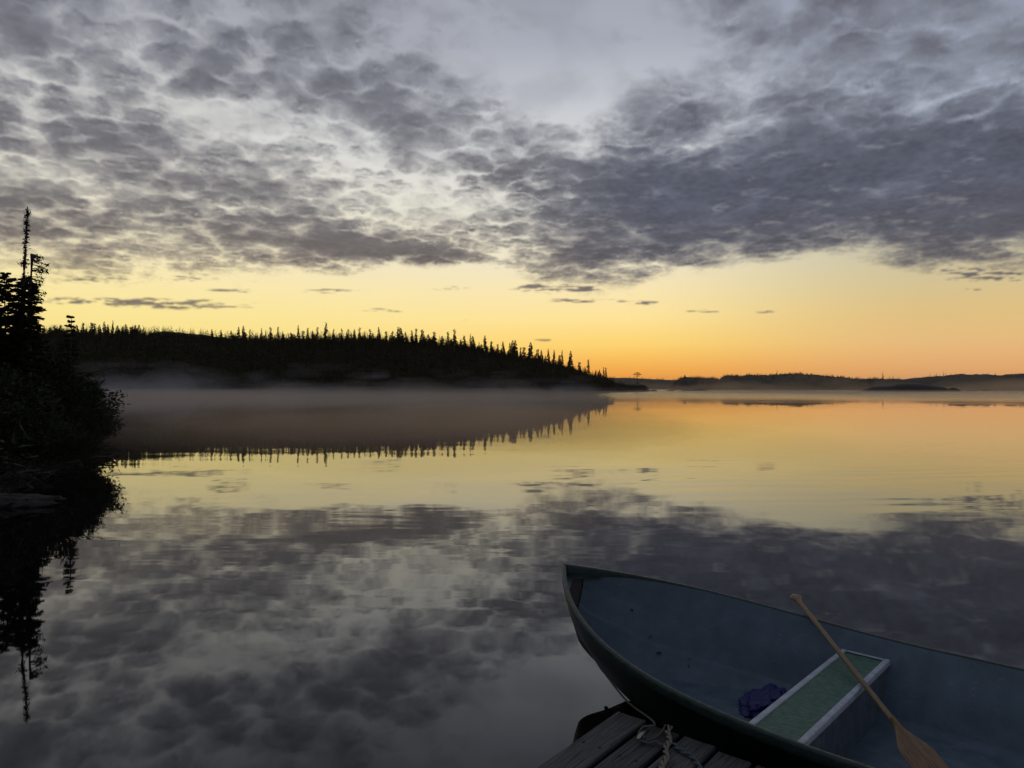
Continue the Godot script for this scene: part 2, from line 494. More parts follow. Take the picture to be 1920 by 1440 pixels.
# ---------------------------------------------------------------- water
func make_water() -> void:
	var radii := [0.0, 0.5, 1.0]
	var r := 1.3
	# one row for about every 1.3 pixels of the picture from the shore out
	var ang := atan(EYE / r)
	while r < 420.0:
		radii.append(r)
		var below := LENS * EYE / r
		below -= 1.6
		if below < 4.4:
			break
		r = LENS * EYE / below
	radii.append_array([480.0, 560.0, 680.0, 850.0, 1100.0, 1600.0, 2600.0, 4200.0])
	var cols := []
	var a := -40.0
	while a < 40.0:
		cols.append(a)
		a += 0.16
	while a < 319.9:
		cols.append(a)
		a += 4.0
	cols.append(320.0)
	var long_a := noise(101, 1.0, 2)
	var long_b := noise(103, 1.0, 2)
	var rip := noise(105, 1.0, 2)
	var patch := noise(107, 1.0, 3)
	var b := Buf.new()
	var nc := cols.size()
	for rr in radii:
		for c in cols:
			var t := deg_to_rad(c)
			var x: float = sin(t) * rr
			var z: float = -cos(t) * rr
			var calm := smoothstep(-0.1, 0.45, patch.get_noise_2d(x * 0.05 + 3.0, z * 0.09))
			# small wind ripples, more of them on the open water to the right and in a far band
			var open := smoothstep(-5.0, 14.0, x) * smoothstep(8.0, 16.0, rr) * (1.0 - smoothstep(26.0, 40.0, rr))
			var near := 1.0 - smoothstep(11.0, 34.0, rr)
			var amp := 0.0007 + 0.0032 * calm * near + 0.008 * open * (0.35 + 0.65 * calm)
			var sz: float = long_a.get_noise_2d(x * 0.22, z * 0.55) * (0.0009 + 0.0055 * near) + rip.get_noise_2d(x * 0.75 + z * 0.2, z * 4.2) * amp
			# wave trains that cross the middle distance
			var train: float = smoothstep(11.0, 14.0, rr) * (1.0 - smoothstep(19.0, 27.0, rr)) * smoothstep(-3.0, 3.0, x) * smoothstep(-0.15, 0.35, patch.get_noise_2d(x * 0.11 + 40.0, z * 0.2))
			sz += 0.0065 * train * sin(TAU * (z * 1.25 + x * 0.16 + 0.6 * long_b.get_noise_2d(x * 0.2, z * 0.3)))
			var sx: float = long_b.get_noise_2d(x * 0.4, z * 0.4) * (0.0006 + 0.005 * near) + rip.get_noise_2d(x * 1.1 + 70.0, z * 3.0) * amp * 0.35
			b.vert(Vector3(x, 0, z), Vector3(-sx, 1.0, -sz).normalized(), Color.WHITE, Vector2(x, z))
	# the far open water to the right is brushed by wind: rougher, in steps
	var lists := [PackedInt32Array(), PackedInt32Array(), PackedInt32Array(), PackedInt32Array(), PackedInt32Array()]
	for k in radii.size() - 1:
		for c in nc - 1:
			var p := k * nc + c
			var wind: float = smoothstep(50.0, 200.0, radii[k]) * smoothstep(0.07, 0.16, sin(deg_to_rad(cols[c])) + 0.02 * rip.get_noise_2d(cols[c] * 2.0, radii[k] * 0.15)) if absf(cols[c]) < 90.0 else 0.0
			var l: PackedInt32Array = lists[clampi(int(wind * 4.99), 0, 4)]
			if k > 0:
				l.append_array([p, p + nc, p + nc + 1, p, p + nc + 1, p + 1])
			else:
				l.append_array([p, p + nc, p + nc + 1])
			lists[clampi(int(wind * 4.99), 0, 4)] = l
	var am := ArrayMesh.new()
	for k in 5:
		var arr := []
		arr.resize(Mesh.ARRAY_MAX)
		arr[Mesh.ARRAY_VERTEX] = b.v
		arr[Mesh.ARRAY_NORMAL] = b.n
		arr[Mesh.ARRAY_TEX_UV] = b.u
		arr[Mesh.ARRAY_INDEX] = lists[k]
		if lists[k].size() == 0:
			continue
		am.add_surface_from_arrays(Mesh.PRIMITIVE_TRIANGLES, arr)
		am.surface_set_material(am.get_surface_count() - 1, flat(0.003, 0.0035, 0.004, [0.02, 0.05, 0.09, 0.14, 0.20][k], 0.5))
	var o := part("water", am)
	tag(o, "calm dark lake water mirroring the dawn sky", "", "", "structure")

# ---------------------------------------------------------------- trees
# a spruce crown: whorls of drooping boughs, each a spine with twigs; fine = number of twigs to a bough
func spruce_crown(sd: int, h: float, spread: float, from: float, boughs: int, fine: int, taper := 0.8, lean := 0.0, club := 0.0, tiers := 0) -> Buf:
	var g := RandomNumberGenerator.new()
	g.seed = sd
	var b := Buf.new()
	for k in boughs:
		var f := from + (1.0 - from) * pow((k + g.randf()) / boughs, 0.92)
		if tiers > 0:
			f = from + (1.0 - from) * clampf((floorf((k + g.randf()) * tiers / boughs) + 0.22 * g.randf()) / tiers, 0.0, 0.995)
		var y := f * h
		var reach := spread * pow(1.0 - (f - from) / (1.0 - from), taper) * g.randf_range(0.45, 1.1) + 0.02 * h
		if club > 0.0 and f > 0.86:
			reach += spread * club * g.randf_range(0.2, 1.0) * (1.0 - absf(f - 0.93) / 0.08)
		reach = maxf(reach, 0.012 * h)
		var an := g.randf() * TAU
		var out := Vector3(cos(an), 0, sin(an))
		var droop := g.randf_range(-0.45, -0.05) if f < 0.8 else g.randf_range(-0.1, 0.5)
		var side := Vector3(-out.z, 0, out.x)
		var root := Vector3(lean * f * h, y, 0)
		var tone := g.randf_range(0.6, 1.25)
		var col := Color(0.026 * tone, 0.036 * tone, 0.017 * tone)
		if fine <= 3:
			col *= 1.35
			var tip := root + out * reach + Vector3(0, droop * reach, 0)
			var w := reach * 0.3 + 0.03 * h * 0.4
			b.tri(root + Vector3(0, 0.05 * w, 0), tip + side * w * g.randf_range(0.3, 1.0), tip - Vector3(0, 0.35 * w, 0) - side * w * g.randf_range(0.2, 0.9), col)
			b.tri(root, root + out * reach * 0.55 + side * w, tip, col)
			if fine > 1:
				b.tri(root, tip, root + out * reach * 0.5 - side * w - Vector3(0, w * 0.4, 0), col)
				b.tri(root - Vector3(0, 0.02 * h, 0), tip - Vector3(0, 0.02 * h, 0), root + out * reach * 0.6 + Vector3(0, 0.03 * h, 0), col)
		else:
			var last := root
			for j in fine:
				var q := (j + 1.0) / fine
				var at := root + out * reach * q + Vector3(0, droop * reach * q * (1.35 - 0.6 * q), 0)
				b.quad(last, at, at - Vector3(0, 0.016, 0), last - Vector3(0, 0.02, 0), col)
				var tw := (0.09 * clampf(spread / 0.8, 0.45, 1.0) + 0.34 * reach * (1.0 - q)) * g.randf_range(0.55, 1.2)
				for s in [-1.0, 1.0]:
					var d: Vector3 = (side * s * g.randf_range(0.5, 1.0) + out * g.randf_range(0.35, 0.9) + Vector3(0, g.randf_range(-0.5, 0.28), 0)).normalized()
					var e := at + d * tw
					var wid: Vector3 = d.cross(Vector3(g.randf_range(-0.4, 0.4), 1, g.randf_range(-0.4, 0.4))).normalized() * g.randf_range(0.026, 0.046)
					b.tri(at - wid, at + wid, e, col)
					b.tri(at + Vector3(0, 0.03, 0), at - Vector3(0, 0.03, 0), e, col)
					# a sprig off the twig
					var m := at.lerp(e, 0.5)
					var e2: Vector3 = m + (d + out * 0.8 + Vector3(0, g.randf_range(-0.7, 0.5), 0)).normalized() * tw * 0.55
					b.tri(m - wid, m + wid, e2, col)
				last = at
	return b

func trunk_buf(h: float, r0: float, lean := 0.0, sides := 6, r1 := 0.008) -> Buf:
	var b := Buf.new()
	var pts := []
	var rads := []
	for k in 7:
		var f := k / 6.0
		pts.append(Vector3(lean * f * h, f * h - 0.15, 0.01 * h * sin(f * 5.0)))
		rads.append(lerpf(r0, r1, pow(f, 0.85)))
	tube(b, pts, rads, sides)
	return b

# ---------------------------------------------------------------- headland
const H_PX := [-2400.0, -800.0, 0.0, 200.0, 400.0, 600.0, 800.0, 1000.0, 1100.0, 1150.0, 1190.0, 1222.0]
const H_SHORE := [120.0, 140.0, 160.0, 172.0, 182.0, 196.0, 222.0, 268.0, 312.0, 352.0, 392.0, 428.0]
const H_WIDE := [60.0, 55.0, 55.0, 52.0, 48.0, 42.0, 38.0, 32.0, 26.0, 22.0, 16.0, 5.0]
const H_PX2 := [-2400.0, 0.0, 150.0, 260.0, 340.0, 430.0, 520.0, 700.0, 760.0, 850.0, 900.0, 950.0, 1000.0, 1040.0, 1100.0, 1150.0, 1185.0, 1205.0, 1222.0]
const H_TOP := [606.0, 617.0, 617.0, 617.0, 620.0, 627.0, 629.0, 628.0, 633.0, 640.0, 649.0, 662.0, 670.0, 680.0, 697.0, 711.0, 721.0, 724.0, 733.0]

func head_ground(px: float, depth: float, bump: FastNoiseLite) -> float:
	var s := table(H_PX, H_SHORE, px)
	var w := table(H_PX, H_WIDE, px)
	var dr := s + w * 0.85
	var canopy := lerpf(4.2, 2.2, smoothstep(900.0, 1120.0, px))
	canopy = lerpf(canopy, 0.6, smoothstep(1170.0, 1200.0, px))
	var top := maxf(height_at(table(H_PX2, H_TOP, px), dr) - canopy, 0.35)
	var u := (depth - s) / w
	var e := 0.0
	if u < 0.0:
		e = maxf(u * w * 0.3, -3.0)
	elif u < 1.0:
		e = top * (1.0 - pow(1.0 - u, 2.2))
	else:
		e = top * (1.0 + 0.04 * sin(u)) - (u - 1.0) * top * (0.04 if px < 1000.0 else 0.5)
	if u > 0.0:
		e += bump.get_noise_2d(px * 0.02, depth * 0.05) * minf(u * 3.0, 1.0) * minf(top * 0.16, 1.2)
	return e

func make_headland() -> void:
	var bump := noise(201, 1.0, 3)
	var rows := []
	for k in 30:
		var row := []
		var u := -0.25 + pow(k / 29.0, 1.3) * 3.0
		for c in 232:
			var px: float = -2400.0 + 1500.0 * c / 60.0 if c < 60 else -900.0 + (c - 60) * (2122.0 / 171.0)
			var depth := table(H_PX, H_SHORE, px) + u * table(H_PX, H_WIDE, px)
			row.append(ground_at(px, depth, head_ground(px, depth, bump)))
		rows.append(row)
	var b := Buf.new()
	sheet(b, rows)
	var land := piece("headland_hill", b, M.hill)
	tag(land, "dark forested headland sloping down to a low point in the lake", "", "", "structure")

	# forest that reads as one mass on the slope
	var kinds := []
	kinds.append(spruce_crown(301, 1.0, 0.20, 0.0, 60, 1, 0.75).mesh(M.far_needle))
	kinds.append(spruce_crown(302, 1.0, 0.30, 0.0, 60, 1, 0.65).mesh(M.far_needle))
	var bush := Buf.new()
	var g := RandomNumberGenerator.new()
	g.seed = 303
	for k in 90:
		var d := Vector3(g.randfn(0, 0.32), absf(g.randfn(0.45, 0.28)), g.randfn(0, 0.32))
		var e := Vector3(g.randfn(0, 0.14), g.randfn(0.02, 0.12), g.randfn(0, 0.14))
		var f := Vector3(g.randfn(0, 0.14), g.randfn(0, 0.12), g.randfn(0, 0.14))
		var tone := g.randf_range(0.6, 1.5)
		bush.tri(d, d + e, d + f, Color(0.055 * tone, 0.055 * tone, 0.032 * tone))
	kinds.append(bush.mesh(M.far_needle))
	for q in 3:
		var spots := []
		g.seed = 310 + q
		var n: int = [4200, 4200, 3800][q]
		if q == 0:
			for k in 1150:
				var px := g.randf_range(40.0, 1140.0)
				var s := table(H_PX, H_SHORE, px)
				var w := table(H_PX, H_WIDE, px)
				var depth := s + w * g.randf_range(0.65, 1.0)
				var e := head_ground(px, depth, bump)
				var hh := maxf(height_at(table(H_PX2, H_TOP, px) + g.randf_range(-10.0, 9.0), depth) - e, 1.2)
				var wide := g.randf_range(3.2, 6.0)
				spots.append(Transform3D(Basis(Vector3.UP, g.randf() * TAU).scaled(Vector3(wide, hh, wide)), ground_at(px, depth, e)))
		for k in n:
			var px := g.randf_range(-700.0, 1212.0)
			if q < 2 and px > 1150.0:
				continue
			var s := table(H_PX, H_SHORE, px)
			var w := table(H_PX, H_WIDE, px)
			var depth := s + w * (0.02 + 1.5 * g.randf() * g.randf() if q == 2 else 0.06 + 1.5 * g.randf())
			var e := head_ground(px, depth, bump)
			var small := lerpf(1.0, 0.75, smoothstep(950.0, 1120.0, px))
			var hh: float = ([g.randf_range(3.0, 5.4), g.randf_range(2.4, 4.4), g.randf_range(1.4, 3.2)][q]) * small
			var t := Transform3D(Basis(Vector3.UP, g.randf() * TAU).scaled(Vector3(hh * g.randf_range(0.9, 1.3), hh, hh * g.randf_range(0.9, 1.3))), ground_at(px, depth, e - 0.1))
			spots.append(t)
		var mm := MultiMesh.new()
		mm.transform_format = MultiMesh.TRANSFORM_3D
		mm.mesh = kinds[q]
		mm.instance_count = spots.size()
		for k in spots.size():
			mm.set_instance_transform(k, spots[k])
		var o := MultiMeshInstance3D.new()
		o.name = ["spruce_forest", "fir_forest", "bushes"][q]
		o.multimesh = mm
		add_child(o, true)
		tag(o, ["dense narrow spruce forest covering the dark headland slope", "broader firs filling the dark headland forest", "low bushes along the foot of the dark headland"][q], ["forest", "forest", "bushes"][q], "", "stuff")

	# spires that stand out against the sky, one by one: bearing and height as measured
	var protos := []
	for k in 7:
		var narrow: float = [0.13, 0.17, 0.22, 0.15, 0.10, 0.19, 0.25][k]
		var t := Node3D.new()
		t.set_meta("base_name", "spruce_tree")
		part("trunk", trunk_buf(1.0, 0.018, 0.0, 5, 0.003).mesh(M.bark), t)
		part("crown", spruce_crown(330 + k, 1.0, narrow, [0.06, 0.10, 0.05, 0.2, 0.3, 0.08, 0.05][k], [90, 100, 110, 80, 60, 100, 110][k], 2, 0.85, 0.0, [0.0, 0.3, 0.0, 0.5, 0.6, 0.0, 0.0][k]).mesh(M.far_needle), t)
		protos.append(t)
	var tips := [[71, 602], [82, 610], [102, 610], [113, 609], [143, 609], [155, 605], [171, 605], [176, 606], [186, 609], [195, 603], [202, 608], [211, 601], [220, 610], [231, 611], [236, 608], [246, 613], [253, 609], [260, 609], [397, 617], [414, 618], [433, 620], [447, 613], [456, 611], [468, 617], [490, 615], [498, 619], [507, 613], [521, 613], [530, 621], [541, 625], [559, 610], [568, 620], [577, 615], [586, 620], [595, 613], [611, 604], [625, 617], [641, 616], [653, 617], [664, 617], [674, 614], [684, 621], [694, 617], [710, 613], [724, 621], [735, 621], [746, 613], [750, 614], [760, 622], [772, 619], [780, 616], [792, 618], [803, 627], [814, 622], [829, 630], [840, 622], [852, 617], [870, 629], [882, 626], [886, 630], [909, 629], [921, 640], [933, 645], [943, 640], [956, 643], [961, 638], [966, 638], [976, 651], [982, 651], [995, 642], [1008, 655], [1015, 656], [1023, 666], [1028, 654], [1039, 656], [1049, 666], [1054, 656], [1070, 658], [1086, 679], [1098, 689], [1103, 674], [1117, 693], [1124, 693], [1132, 688], [1136, 689]]
	g.seed = 340
	var shared := [["dark spruce spire on the headland ridge left of the bare dome", "spruces on the ridge left of the dome"], ["dark spruce spire on the level middle of the headland ridge", "spruces on the level ridge"], ["dark spruce spire on the headland ridge where it slopes down to the right", "spruces on the sloping ridge"]]
	var own := {71: "small spruce spire at the headland's left edge, nearest the tall dead snag", 611: "tallest thin spruce spire on the level middle of the headland ridge", 1070: "tallest spruce of the last row on the headland's low right end", 1103: "thin bare-stemmed spruce spire, right of the last tall spruce on the headland", 1132: "left one of the last pair of spires on the headland point", 1136: "right one of the last pair of spires on the headland point", 852: "slender tall spruce spire at the shoulder where the headland ridge starts to drop", 1028: "first lone spire right of the notch in the sloping headland ridge", 1086: "short bushy spruce between the two tallest spires near the headland point", 995: "broad dark spruce just left of the notch in the sloping headland ridge", 710: "broad pointed spruce in the middle of the level headland ridge", 909: "open ragged spruce spire on the upper sloping headland ridge"}
	var all := tips.duplicate()
	for k in 150:
		var px := g.randf_range(60.0, 1080.0)
		if px > 268.0 and px < 425.0:
			continue
		all.append([px, table(H_PX2, H_TOP, px) - g.randf_range(-6.0, 6.0)])
	for k in all.size():
		var px: float = all[k][0]
		var s := table(H_PX, H_SHORE, px)
		var w := table(H_PX, H_WIDE, px)
		var depth := s + w * g.randf_range(0.7, 0.95)
		var e := head_ground(px, depth, bump)
		var hh := clampf(height_at(all[k][1], depth) - e, 1.5, 15.0)
		var pick := g.randi() % 7
		if int(px) == 1103:
			pick = 4
		if int(px) == 1070 or int(px) == 995 or int(px) == 710:
			pick = 2
		var zone := 0 if px < 300.0 else (1 if px < 800.0 else 2)
		var o := copy(protos[pick], shared[zone][0], shared[zone][1])
		tag(o, shared[zone][0], "tree")
		if k < tips.size() and own.has(int(px)):
			o.set_meta("label", own[int(px)])
			o.remove_meta("group")
		o.position = ground_at(px, depth, e)
		var wide := g.randf_range(0.7, 1.3) * clampf(7.0 / hh, 0.8, 1.5) * lerpf(1.0, 1.35, smoothstep(640.0, 800.0, px))
		o.scale = Vector3(hh * wide, hh, hh * wide)
		o.rotation.y = g.randf() * TAU
	for t in protos:
		t.free()

	# the lone flat-topped pine at the tip of the point
	var px := 1195.0
	var depth := 404.0
	var e := head_ground(px, depth, bump)
	var hh := height_at(699.0, depth) - e
	var pine := thing("pine_tree", "lone flat-topped pine with a bare trunk at the tip of the headland", "tree", ground_at(px, depth, e))
	piece("trunk", trunk_buf(hh, 0.22, 0.004, 6, 0.09), M.bark, pine)
	var cr := Buf.new()
	for layer in [[1.0, 1.7, 130], [0.91, 2.6, 190], [0.80, 1.6, 70], [0.62, 1.4, 40], [0.30, 1.3, 40]]:
		for k in int(layer[2]):
			var an := g.randf() * TAU
			var rr: float = layer[1] * sqrt(g.randf())
			var p := Vector3(cos(an) * rr, layer[0] * hh + g.randfn(0.0, 0.12) - 0.08 * rr, sin(an) * rr)
			cr.tri(p + Vector3(g.randfn(0, 0.25), g.randfn(0, 0.14), g.randfn(0, 0.25)), p, p + Vector3(g.randfn(0, 0.25), g.randfn(0, 0.14), g.randfn(0, 0.25)), Color(0.026, 0.034, 0.018))
	piece("crown", cr, M.far_needle, pine)

# ---------------------------------------------------------------- far shore
func far_hill(called: String, label: String, xs: Array, ys: Array, shore: float, deep: float, trees: int, sd: int, small: float) -> void:
	var bump := noise(sd, 1.0, 4)
	var rows := []
	var x0: float = xs[0]
	var x1: float = xs[-1]
	var cols := 150
	for k in 14:
		var u := k / 13.0
		var row := []
		for c in cols:
			var px := lerpf(x0, x1, c / (cols - 1.0))
			var depth := shore + deep * (u * 2.0 - 0.05)
			var top := height_at(table(xs, ys, px), shore + deep * 0.8)
			var f := minf(u * 2.0, 1.0)
			var e := top * (1.0 - pow(1.0 - f, 1.8)) - 0.6 - maxf(u - 0.6, 0.0) * top
			e += bump.get_noise_2d(px * 0.03, depth * 0.02) * (0.12 if trees > 0 else 0.012) * top * f
			row.append(ground_at(px, depth, e))
		rows.append(row)
	var b := Buf.new()
	sheet(b, rows)
	var o := piece(called, b, M.hill)
	tag(o, label, "", "", "structure")
	if trees == 0:
		return
	var g := RandomNumberGenerator.new()
	g.seed = sd + 1
	var mm := MultiMesh.new()
	mm.transform_format = MultiMesh.TRANSFORM_3D
	mm.mesh = spruce_crown(sd + 2, 1.0, 0.28, 0.0, 40, 1, 0.7).mesh(M.far_needle)
	mm.instance_count = trees
	for k in trees:
		var px := g.randf_range(x0 + 3.0, x1 - 3.0)
		var u := g.randf_range(0.02, 0.58)
		var depth := shore + deep * (u * 2.0 - 0.05)
		var top := height_at(table(xs, ys, px), shore + deep * 0.8)
		var f := minf(u * 2.0, 1.0)
		var e := top * (1.0 - pow(1.0 - f, 1.8)) - 0.6 + bump.get_noise_2d(px * 0.03, depth * 0.02) * 0.12 * top * f
		var hh := g.randf_range(0.6, 1.5) * small
		mm.set_instance_transform(k, Transform3D(Basis(Vector3.UP, g.randf() * TAU).scaled(Vector3(hh * 1.4, hh, hh * 1.4)), ground_at(px, depth, e - 0.2)))
	var f := MultiMeshInstance3D.new()
	f.name = numbered("scrub_forest")
	f.multimesh = mm
	add_child(f, true)
	tag(f, "low scrubby forest covering the " + label, "forest", "", "stuff")

func rock_buf(sd: int, size: Vector3, rough := 0.3, seg := 26, flat_top := 0.0) -> Buf:
	var n := noise(sd, 1.0, 4)
	var rows := []
	for k in 20:
		var a := PI * (k / 19.0) - PI / 2.0
		var row := []
		for c in seg:
			var t := TAU * c / seg
			var d := Vector3(cos(a) * cos(t), sin(a), cos(a) * sin(t))
			var q := 1.0 + rough * n.get_noise_3d(d.x * 1.6, d.y * 1.6, d.z * 1.6) + rough * 0.4 * n.get_noise_3d(d.x * 5.0, d.y * 5.0, d.z * 5.0) + rough * 0.35 * n.get_noise_3d(d.x * 13.0, d.y * 13.0, d.z * 13.0)
			var p := d * q
			p.y = minf(p.y, 1.0 - flat_top + 0.2 * p.y)
			row.append(p * size)
		rows.append(row)
	var b := Buf.new()
	rows.reverse()
	sheet(b, rows, true)
	return b

func make_far_shore() -> void:
	far_hill("far_ridge", "pale low ridge farthest away behind the headland point", [1040.0, 1130.0, 1180.0, 1240.0, 1290.0, 1380.0, 1460.0, 1560.0, 2600.0], [708.0, 707.0, 708.0, 711.0, 713.0, 712.0, 712.0, 712.0, 706.0], 1150.0, 200.0, 2600, 401, 3.0)
	far_hill("wooded_knoll", "small wooded knoll on the far shore right of the lone pine", [1255.0, 1272.0, 1285.0, 1303.0, 1318.0, 1336.0, 1348.0, 1360.0], [731.0, 710.0, 706.5, 707.0, 709.0, 708.0, 712.0, 729.0], 860.0, 60.0, 420, 411, 2.6)
	far_hill("far_hill", "middle dark hill on the far shore", [1335.0, 1350.0, 1360.0, 1400.0, 1440.0, 1480.0, 1500.0, 1540.0, 1580.0, 1610.0, 1680.0, 1760.0], [722.0, 708.0, 703.5, 703.0, 702.5, 700.0, 700.0, 703.0, 707.0, 709.5, 711.0, 727.0], 800.0, 90.0, 1500, 421, 2.2)
	far_hill("far_hill", "dark bare hill at the right end of the far shore", [1640.0, 1700.0, 1740.0, 1790.0, 1830.0, 1870.0, 1920.0, 2100.0, 2500.0, 3000.0], [713.0, 709.0, 706.0, 700.5, 701.0, 701.0, 699.5, 698.0, 700.0, 702.0], 700.0, 90.0, 1100, 431, 1.6)
	far_hill("dome_hill", "bare rounded hill showing above the headland's tree line", [255.0, 285.0, 302.0, 318.0, 350.0, 385.0, 425.0, 460.0], [632.0, 621.0, 616.5, 618.0, 621.0, 624.5, 630.0, 640.0], 420.0, 60.0, 0, 441, 1.0)
	# single far spruces that break the far hills' skyline
	var proto := Node3D.new()
	proto.set_meta("base_name", "spruce_tree")
	part("trunk", trunk_buf(1.0, 0.016, 0.0, 5, 0.003).mesh(M.bark), proto)
	part("crown", spruce_crown(451, 1.0, 0.16, 0.12, 70, 1, 0.85).mesh(M.far_needle), proto)
	var g := RandomNumberGenerator.new()
	g.seed = 452
	for a in [[1655, 696, 719, "tallest spruce on the far shore, standing alone above the rock island", 780.0], [1610, 704, 713, "", 790.0], [1632, 705, 714, "", 790.0], [1645, 706, 714, "", 790.0], [1668, 704, 714, "", 790.0], [1674, 703, 714, "", 790.0], [1685, 705, 714, "", 790.0], [1731, 703, 711, "", 770.0], [1744, 699, 710, "tall spruce at the left rise of the far right-hand hill", 770.0], [1756, 699, 709, "", 770.0], [1769, 696, 707, "thin spruce on the shoulder of the far right-hand hill", 770.0], [1773, 698, 707, "", 770.0], [1792, 698, 705, "", 770.0], [1798, 698, 705, "", 770.0], [1457, 692, 705, "thin spruce spike on the far middle hill's skyline", 860.0], [1365, 701, 707, "", 860.0], [1383, 700, 706, "", 860.0], [1402, 700, 706, "", 860.0], [1420, 701, 707, "", 860.0], [1303, 702, 712, "pointed spruce on top of the far wooded knoll", 890.0], [1283, 703, 712, "", 890.0], [1338, 704, 713, "", 890.0]]:
		var px: float = a[0]
		var depth: float = a[4]
		var o := copy(proto, "small dark spruce breaking the skyline of the far shore hills", "spruces on the far shore skyline")
		tag(o, o.get_meta("label"), "tree")
		if a[3]:
			o.set_meta("label", a[3])
			o.remove_meta("group")
		var e := height_at(a[2] + 2.0, depth)
		var hh: float = height_at(a[1], depth) - e
		o.position = ground_at(px, depth, e)
		o.scale = Vector3(hh, hh, hh) * Vector3(g.randf_range(0.8, 1.2), 1, 1)
	proto.free()
	# rock island and skerries
	var isl := Buf.new()
	var prof_x := [1600.0, 1612.0, 1625.0, 1637.0, 1655.0, 1672.0, 1682.0, 1700.0, 1718.0, 1735.0, 1752.0, 1768.0, 1778.0, 1786.0, 1795.0, 1806.0]
	var prof_y := [734.6, 733.0, 729.0, 725.0, 724.0, 723.0, 720.0, 719.5, 720.0, 721.0, 723.5, 725.0, 728.5, 726.0, 728.0, 734.6]
	var bump := noise(461, 1.0, 4)
	var rows := []
	for k in 17:
		var v := k / 16.0 * 2.0 - 1.0
		var row := []
		for c in 90:
			var px := lerpf(1600.0, 1806.0, c / 89.0)
			var depth := 420.0 + v * 11.0
			var top := maxf(height_at(table(prof_x, prof_y, px), 420.0), 0.0)
			var e := top * pow(maxf(1.0 - v * v, 0.0), 0.55) + bump.get_noise_2d(px * 0.12, depth * 0.3) * 0.35 * (1.0 - v * v) - 0.15
			row.append(ground_at(px, depth, e))
		rows.append(row)
	sheet(isl, rows)
	var island := piece("rock_island", isl, M.far_rock)
	tag(island, "low dark bare rock island in front of the far right shore", "island")
	for a in [[1822, 733.6, 10, 0.5, "flat skerry just off the right end of the rock island"], [1848, 732.8, 7, 0.9, "small round rock in the water between the island and the right edge"], [1889, 731.5, 20, 1.5, "long low rock islet near the right edge of the lake"], [1226, 733.6, 7, 0.8, "small dark rock awash just off the tip of the headland"], [1258, 733.2, 9, 0.6, "low skerry left of the other two off the headland point"], [1288, 733.0, 12, 0.6, "low skerry in the middle off the headland point"], [1311, 733.0, 14, 1.1, "longest low skerry off the headland point, rightmost of them"], [1352, 730.0, 26, 3.2, "misty low islet below the far middle hill"]]:
		var depth: float = 1329.0 * EYE / (a[1] - 728.0)
		var half: float = a[2] / LENS * depth
		var r := part("skerry", rock_buf(470 + int(a[0]), Vector3(half, a[3], half * 0.5), 0.35, 22).mesh(M.far_rock))
		tag(r, a[4], "rock")
		r.position = ground_at(a[0], depth, 0.0)

# ---------------------------------------------------------------- near left bank
const B_D := [-60.0, 6.0, 10.0, 12.2, 15.0, 18.0, 20.0, 22.0, 26.0, 35.0, 60.0, 120.0, 175.0]
const B_X := [-14.0, -9.4, -9.0, -9.0, -9.9, -10.9, -11.5, -12.6, -16.0, -24.0, -42.0, -84.0, -112.0]

func bank_h(x: float, depth: float, bump: FastNoiseLite) -> float:
	var inside := table(B_D, B_X, depth) - x
	if inside < 0.0:
		return maxf(inside * 0.35, -0.7)
	return 0.95 * (1.0 - exp(-inside / 1.6)) + inside * 0.06 + bump.get_noise_2d(x * 0.6, depth * 0.6) * 0.16 * minf(inside * 2.0, 1.0)

